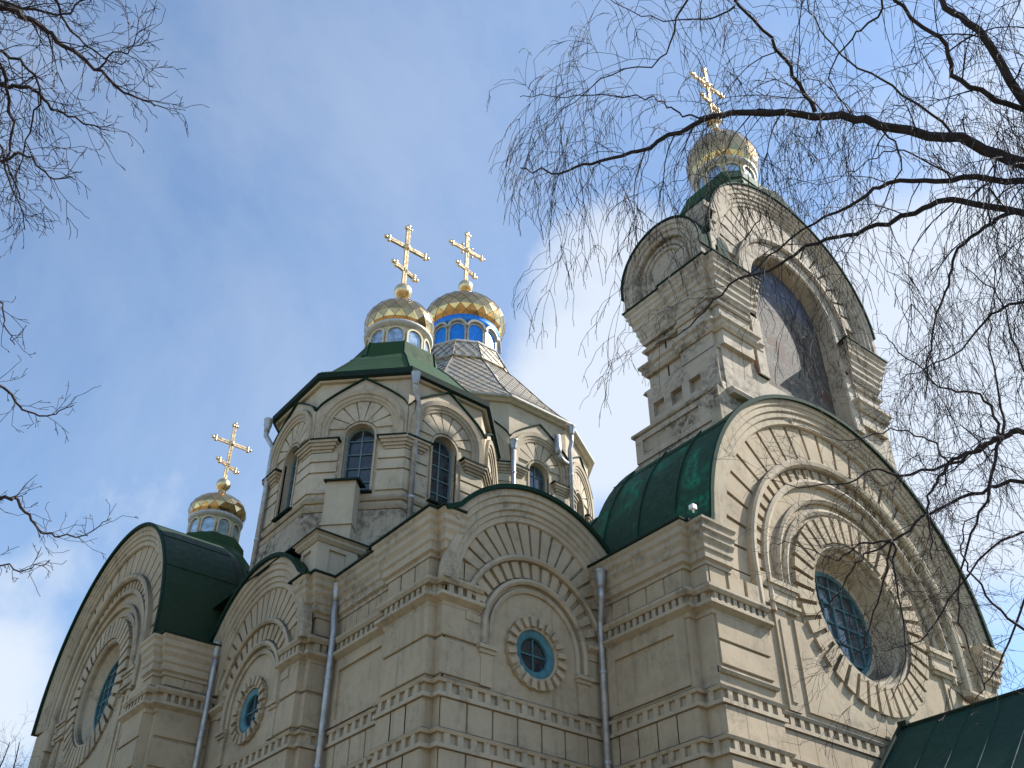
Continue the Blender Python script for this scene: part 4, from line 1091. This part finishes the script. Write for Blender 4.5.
# ------------------------------------------------------------------ trees
def P(x, y, dist): return pxdir(x, y)*dist            # point seen at that pixel, at that distance from the eye
class Tree:
    def __init__(s, seed): s.r = random.Random(seed); s.lim = MB(); s.tw = MB(); s.n = 0
    def limb(s, pts, r0, r1, dist, curve=True, kids=1.0, klen=1.0, droop=.3, spread=1.0, start=0.0, klev=3):
        P0 = [Vector(p) for p in pts]
        # catmull-rom smoothing
        Q = []
        for i in range(len(P0)-1):
            a = P0[max(0, i-1)]; b = P0[i]; c = P0[i+1]; d = P0[min(len(P0)-1, i+2)]
            for k in range(5):
                t = k/5; Q.append(.5*((2*b)+(c-a)*t+(2*a-5*b+4*c-d)*t*t+(-a+3*b-3*c+d)*t**3))
        Q.append(P0[-1]); n = len(Q)
        for i in range(1, n-1): Q[i] = Q[i]+Vector([s.r.uniform(-1, 1) for _ in range(3)])*(.0022*dist)
        rad = [r0+(r1-r0)*(i/(n-1))**.8 for i in range(n)]
        s.lim.tube(Q, rad, 7)
        L = sum((Q[i+1]-Q[i]).length for i in range(n-1)); acc_ = 0; nxt = start*L
        for i in range(n-1):
            seg = (Q[i+1]-Q[i]); 
            while nxt < acc_+seg.length:
                p = Q[i]+seg*((nxt-acc_)/seg.length); f = nxt/L
                d = seg.normalized(); side = Vector([s.r.gauss(0, 1) for _ in range(3)]); side = (side-d*side.dot(d)).normalized()
                nd = (d*s.r.uniform(.3, .9)+side*s.r.uniform(.5, 1.1)*spread).normalized()
                s.grow(p, nd, klen*s.r.uniform(.45, 1.25)*(1.15-.55*f), min(s.cap, max(.0032, rad[i]*s.r.uniform(.25, .45))), klev, droop)
                nxt += s.r.uniform(.5, 1.5)*.22/kids*(dist/9)
            acc_ += seg.length
        return Q
    def grow(s, p, d, L, r, lev, droop):
        if s.n > 16000: return
        s.n += 1
        st = max(3, int(L/.13)); st = min(st, 14); pts = [p]; q = Vector(p); d = Vector(d)
        for i in range(st):
            d = d+Vector([s.r.gauss(0, s.wig) for _ in range(3)])+Vector((0, 0, -droop*(i+1)/st*.34))
            d.normalize(); q = q+d*(L/st); pts.append(q.copy())
        rad = [max(.0022, r*(1-.75*i/st)) for i in range(st+1)]
        (s.tw if r < .012 else s.lim).tube(pts, rad, 3 if r < .012 else 5)
        if lev <= 0: return
        k = max(1, int(L/.16*s.dens))
        for _ in range(k):
            i = s.r.randint(1, st); f = i/st
            dd = (pts[i]-pts[i-1]).normalized(); side = Vector([s.r.gauss(0, 1) for _ in range(3)]); side = (side-dd*side.dot(dd)).normalized()
            s.grow(pts[i], (dd*s.r.uniform(.5, 1.0)+side*s.r.uniform(.4, .9)).normalized(), L*s.r.uniform(.35, .75), max(.0024, r*.55), lev-1, droop*1.25)
    dens = 1.0; cap = .010; wig = .17
    def finish(s, name, label, base, trunk_pts, trunk_r, mat='bark', tmat='twig'):
        b = Vector(base)
        t = thing(name, label, 'tree', (b.x, b.y, 0))
        m_ = MB(); m_.smooth = True; m_.tube(trunk_pts, trunk_r, 12); m_.build('trunk', [mat], t, t)
        s.lim.build('branches', [mat], t, t, recalc=False); s.tw.build('twigs', [tmat], t, t, recalc=False)
        return t
def pxl(lst, d0, d1=None):
    n = len(lst); d1 = d1 if d1 is not None else d0
    return [P(x, y, d0+(d1-d0)*i/(n-1)) for i, (x, y) in enumerate(lst)]
def on_trunk(H, px, py):
    d = pxdir(px, py); 
    return Vector((H[0], H[1], d.z*hypot(*H)/hypot(d.x, d.y)))

# birch on the right, close to the camera
T1 = Tree(11); T1.dens = 1.0; T1.wig = .10; T1.cap = .0085
dA = 9.5
dirT = pxdir(1750, 420); H1 = Vector((dirT.x, dirT.y)).normalized()*9.0
def z_at(z): return Vector((H1.x, H1.y, z))
limbs1 = [
    ([(1120, 205), (1024, 165), (960, 140), (880, 124), (815, 116), (740, 115), (700, 120), (650, 147), (602, 160), (560, 172), (520, 168)], .075, .010, 1.35, 1.3, 3.3),
    ([(1130, 190), (1024, 181), (950, 178), (889, 184), (850, 205), (790, 240), (740, 280)], .05, .008, 1.2, 1.2, 2.6),
    ([(1140, 240), (1022, 212), (950, 200), (904, 217), (858, 233), (807, 245), (776, 266), (730, 286), (690, 325), (655, 345)], .05, .007, 1.2, 1.1, 2.4),
    ([(815, 112), (795, 80), (776, 46), (740, 5), (715, -30)], .035, .016, 1.6, 1.2, 2.0),
    ([(1120, 190), (1024, 97), (976, 31), (940, 0), (900, -40)], .065, .03, 1.2, 1.3, 2.0),
    ([(1110, 150), (1022, 110), (960, 82), (945, 46), (894, 0), (880, -30)], .04, .018, 1.4, 1.2, 2.2),
    ([(795, 117), (771, 110), (745, 112), (700, 118), (674, 110), (653, 98), (602, 95), (560, 96), (520, 97)], .022, .006, 1.7, 1.0, 2.8),
    ([(1120, 230), (1020, 215), (986, 225), (955, 256), (945, 292), (930, 350), (925, 400)], .035, .008, 1.2, 1.1, 2.2),
    ([(900, -40), (880, 10), (850, 40), (830, 80), (860, 120)], .02, .006, 1.5, 1.0, 2.6),
    ([(715, -30), (680, 10), (660, 60), (600, 80), (545, 130)], .018, .005, 1.3, 1.2, 3.2),
    ([(735, 6), (700, 20), (640, 15), (590, -10)], .015, .005, 1.3, 1.2, 3.0),
    ([(960, 140), (905, 95), (850, 60), (815, 20), (800, -30)], .022, .007, 1.4, 1.2, 2.4),
    ([(880, 124), (900, 160), (880, 210), (850, 250), (835, 300)], .014, .004, 1.4, 1.2, 2.8),
    ([(745, 240), (760, 215), (740, 190), (700, 175), (660, 190)], .010, .004, 1.2, 1.0, 3.0),
    ([(950, 178), (905, 150), (870, 160), (835, 180), (800, 185)], .014, .004, 1.4, 1.1, 2.8),
    ([(1000, 150), (990, 200), (1000, 260), (985, 330)], .016, .005, 1.3, 1.2, 2.6),
    ([(602, 160), (580, 190), (570, 220), (560, 260)], .007, .003, 1.6, 1.0, 3.2),
    ([(650, 147), (640, 190), (628, 250), (625, 330)], .007, .003, 1.4, .9, 3.4),
    ([(1150, 60), (1060, 20), (1010, -30), (960, -80)], .06, .02, 1.6, 1.6, 2.4),
    ([(1150, 330), (1060, 300), (1000, 310), (960, 350), (900, 380)], .035, .006, 1.4, 1.2, 2.3),
]
for i, (px_, r0, r1, kd, kl, dp) in enumerate(limbs1):
    d0 = dA+(i % 4)*.35-.4; d1 = d0-(.5 if i % 2 else -.5)
    pts = pxl(px_, d0, d1)
    if px_[0][0] > 1100:
        base_z = pts[0].z-1.6; pts = [z_at(base_z)]+pts; r_ = r0*1.25
    else: r_ = r0
    T1.limb(pts, r_*.66, r1*.6, dA, kids=kd*.62, klen=kl*1.05, droop=dp*.62, start=.38 if px_[0][0] > 1100 else .1)
for k in range(5):
    b_ = z_at(8.6+k*.9)+CR*(.3+k*.62); T1.limb([b_, b_+CR*(1.0+.2*k)+CF*(.6-.4*k)+Vector((0, 0, .7)), b_+CR*(2.2+.2*k)+CF*(1.0-.7*k)+Vector((0, 0, .9))], .035, .006, dA, kids=.8, klen=1.1, droop=.7)
T1.finish('birch_tree', 'bare birch tree with long dark limbs and drooping twigs reaching in from the upper right', (H1.x, H1.y, 0),
          [z_at(z)+Vector((sin(z*.5)*.08, cos(z*.7)*.06, 0)) for z in (-EYE, 0, 2, 4, 6, 7.5)]+[z_at(9.2)+CR*.6, z_at(11)+CR*1.7, z_at(13)+CR*3.3], [.24, .21, .19, .17, .15, .13, .10, .07, .02], 'bark')

# second bare tree on the right, nearer the gable
T2 = Tree(23); T2.dens = 1.2
dB = 13.0
dirT = pxdir(1330, 620); H2 = Vector((dirT.x, dirT.y)).normalized()*11.6
limbs2 = [
    ([(1110, 470), (1024, 433), (1001, 438), (975, 450), (949, 463), (935, 485), (928, 508), (932, 560)], .055, .010),
    ([(1001, 438), (960, 460), (900, 475), (876, 471), (824, 487), (770, 480)], .03, .006),
    ([(1120, 520), (1024, 482), (980, 492), (933, 513), (895, 540), (860, 560), (840, 590), (815, 620)], .04, .007),
    ([(1001, 436), (985, 400), (940, 385), (900, 350), (880, 330)], .025, .006),
    ([(1003, 436), (1000, 400), (990, 340), (995, 290)], .025, .006),
    ([(1001, 440), (985, 500), (965, 560), (960, 620), (985, 690)], .026, .007),
    ([(1130, 640), (1050, 640), (1000, 610), (970, 570), (965, 530), (990, 500)], .03, .006),
    ([(1130, 560), (1040, 580), (1010, 640), (990, 680), (975, 700)], .03, .006),
    ([(892, 540), (860, 545), (835, 560), (800, 545), (770, 545)], .02, .005),
    ([(892, 541), (880, 590), (865, 640), (850, 660)], .018, .005),
    ([(892, 541), (900, 600), (905, 660), (890, 700)], .018, .005),
    ([(949, 463), (930, 440), (890, 430), (850, 440), (800, 425)], .018, .005),
    ([(1130, 420), (1060, 400), (1020, 360), (1000, 300), (960, 260)], .03, .006),
    ([(1130, 500), (1060, 530), (1000, 540), (950, 600), (920, 640), (880, 650)], .03, .006),
]
for i, (px_, r0, r1) in enumerate(limbs2):
    d0 = dB+(i % 3)*.4-.4; pts = pxl(px_, d0, d0+((i % 5)-2)*.5)
    if px_[0][0] > 1080: pts = [Vector((H2.x, H2.y, pts[0].z-1.8))]+pts
    T2.limb(pts, r0*.85, r1*.8, dB, kids=1.5, klen=.85, droop=.25, start=.1, spread=1.0)
for k in range(4):
    b_ = Vector((H2.x, H2.y, 8.6+k*.9))+CR*(.7+k*.6); T2.limb([b_, b_+CR*1.2+CF*(.5-.5*k)+Vector((0, 0, .8)), b_+CR*2.4+CF*(1.0-.8*k)+Vector((0, 0, 1.1))], .035, .006, 10, kids=1.0, klen=.8, droop=.2)
T2.finish('bare_tree', 'bare tree whose radiating branches cross the right side of the largest gable', (H2.x, H2.y, 0),
          [Vector((H2.x+sin(z*.4)*.1, H2.y+cos(z*.5)*.1, z)) for z in (-EYE, 0, 2, 4, 6, 7.2)]+[Vector((H2.x, H2.y, 8.8))+CR*.8, Vector((H2.x, H2.y, 10.6))+CR*2.0, Vector((H2.x, H2.y, 12.2))+CR*3.4], [.26, .22, .2, .18, .15, .13, .10, .06, .02], 'bark2')

# tree on the left
T3 = Tree(31); T3.dens = 1.7; T3.wig = .12; T3.cap = .008
dC = 8.5
dirT = pxdir(-420, 560); H3 = Vector((dirT.x, dirT.y)).normalized()*7.6
limbs3 = [
    ([(-70, -30), (0, 7), (29, 18), (58, 40), (95, 69), (131, 95), (156, 105)], .04, .006),
    ([(-70, 80), (0, 86), (29, 87), (51, 109), (80, 122), (109, 131)], .03, .005),
    ([(-40, -30), (0, 0), (55, 15), (87, 0), (110, -15)], .02, .006),
    ([(-70, 170), (0, 160), (22, 153), (50, 175), (75, 180)], .02, .005),
    ([(-60, 390), (0, 384), (23, 411), (51, 413), (74, 405)], .02, .004),
    ([(-60, 500), (0, 499), (16, 501), (35, 526), (55, 536), (86, 534), (111, 518)], .024, .004),
    ([(-60, 560), (0, 565), (25, 570), (50, 560)], .012, .004),
    ([(-60, 40), (-10, 50), (20, 60), (40, 90), (30, 130), (10, 200)], .022, .005),
    ([(-60, 120), (-10, 130), (10, 180), (25, 230)], .02, .005),
    ([(95, 69), (110, 55), (130, 50), (150, 32)], .010, .004),
    ([(-60, 10), (-5, 60), (12, 110), (8, 160), (20, 200)], .025, .006),
    ([(-80, -60), (-10, -30), (50, -5), (70, 30), (110, 60), (130, 60)], .022, .005),
    ([(-60, 290), (-5, 300), (5, 330), (15, 345)], .012, .004),
]
for i, (px_, r0, r1) in enumerate(limbs3):
    d0 = dC+(i % 3)*.3-.3; pts = pxl(px_, d0, d0+((i % 3)-1)*.3)
    if px_[0][0] <= -40: pts = [Vector((H3.x, H3.y, pts[0].z-1.0))]+pts
    up_ = i in (0, 1, 2, 3, 7, 8, 9, 10, 11)
    T3.limb(pts, r0*.9, r1*.8, dC, kids=4.4 if up_ else 3.0, klen=.38 if up_ else .30, droop=.25 if up_ else .1, start=.3, spread=.8)
T3.finish('bare_tree', 'bare tree whose branch tips enter at the left edge against the blue sky', (H3.x, H3.y, 0),
          [Vector((H3.x+sin(z*.5)*.08, H3.y, z)) for z in (-EYE, 0, 2, 4, 6, 8, 10, 12)], [.22, .2, .18, .16, .13, .1, .07, .03], 'bark2')
# small distant tree at the lower left corner
T4 = Tree(41); T4.dens = 1.1
d_ = pxdir(-5, 790); Hd = Vector((d_.x, d_.y)).normalized()*34
zb_ = d_.z/hypot(d_.x, d_.y)*34-1.2
for k in range(16):
    a = radians(10+k*160/15); z0_ = zb_-3+.25*k
    tip = Vector((Hd.x, Hd.y, zb_-2.0))+CR*cos(a)*3.2+Vector((0, 0, 1))*sin(a)*4.4+Vector((R.uniform(-1, 1), R.uniform(-1, 1), 0))
    b_ = Vector((Hd.x, Hd.y, zb_-5+.3*R.random()*8)); mid = (b_+tip)/2+Vector((R.uniform(-.4, .4), 0, .3))
    T4.limb([b_, mid, tip], .07, .012, 9, kids=1.0, klen=1.25, droop=-.05, start=.2, klev=2)
T4.finish('bare_tree', 'distant bare crown just showing at the bottom left corner', (Hd.x, Hd.y, 0),
          [Vector((Hd.x, Hd.y, z)) for z in (-EYE, 2, 5, zb_-3, zb_)], [.3, .27, .22, .15, .06], 'bark2')
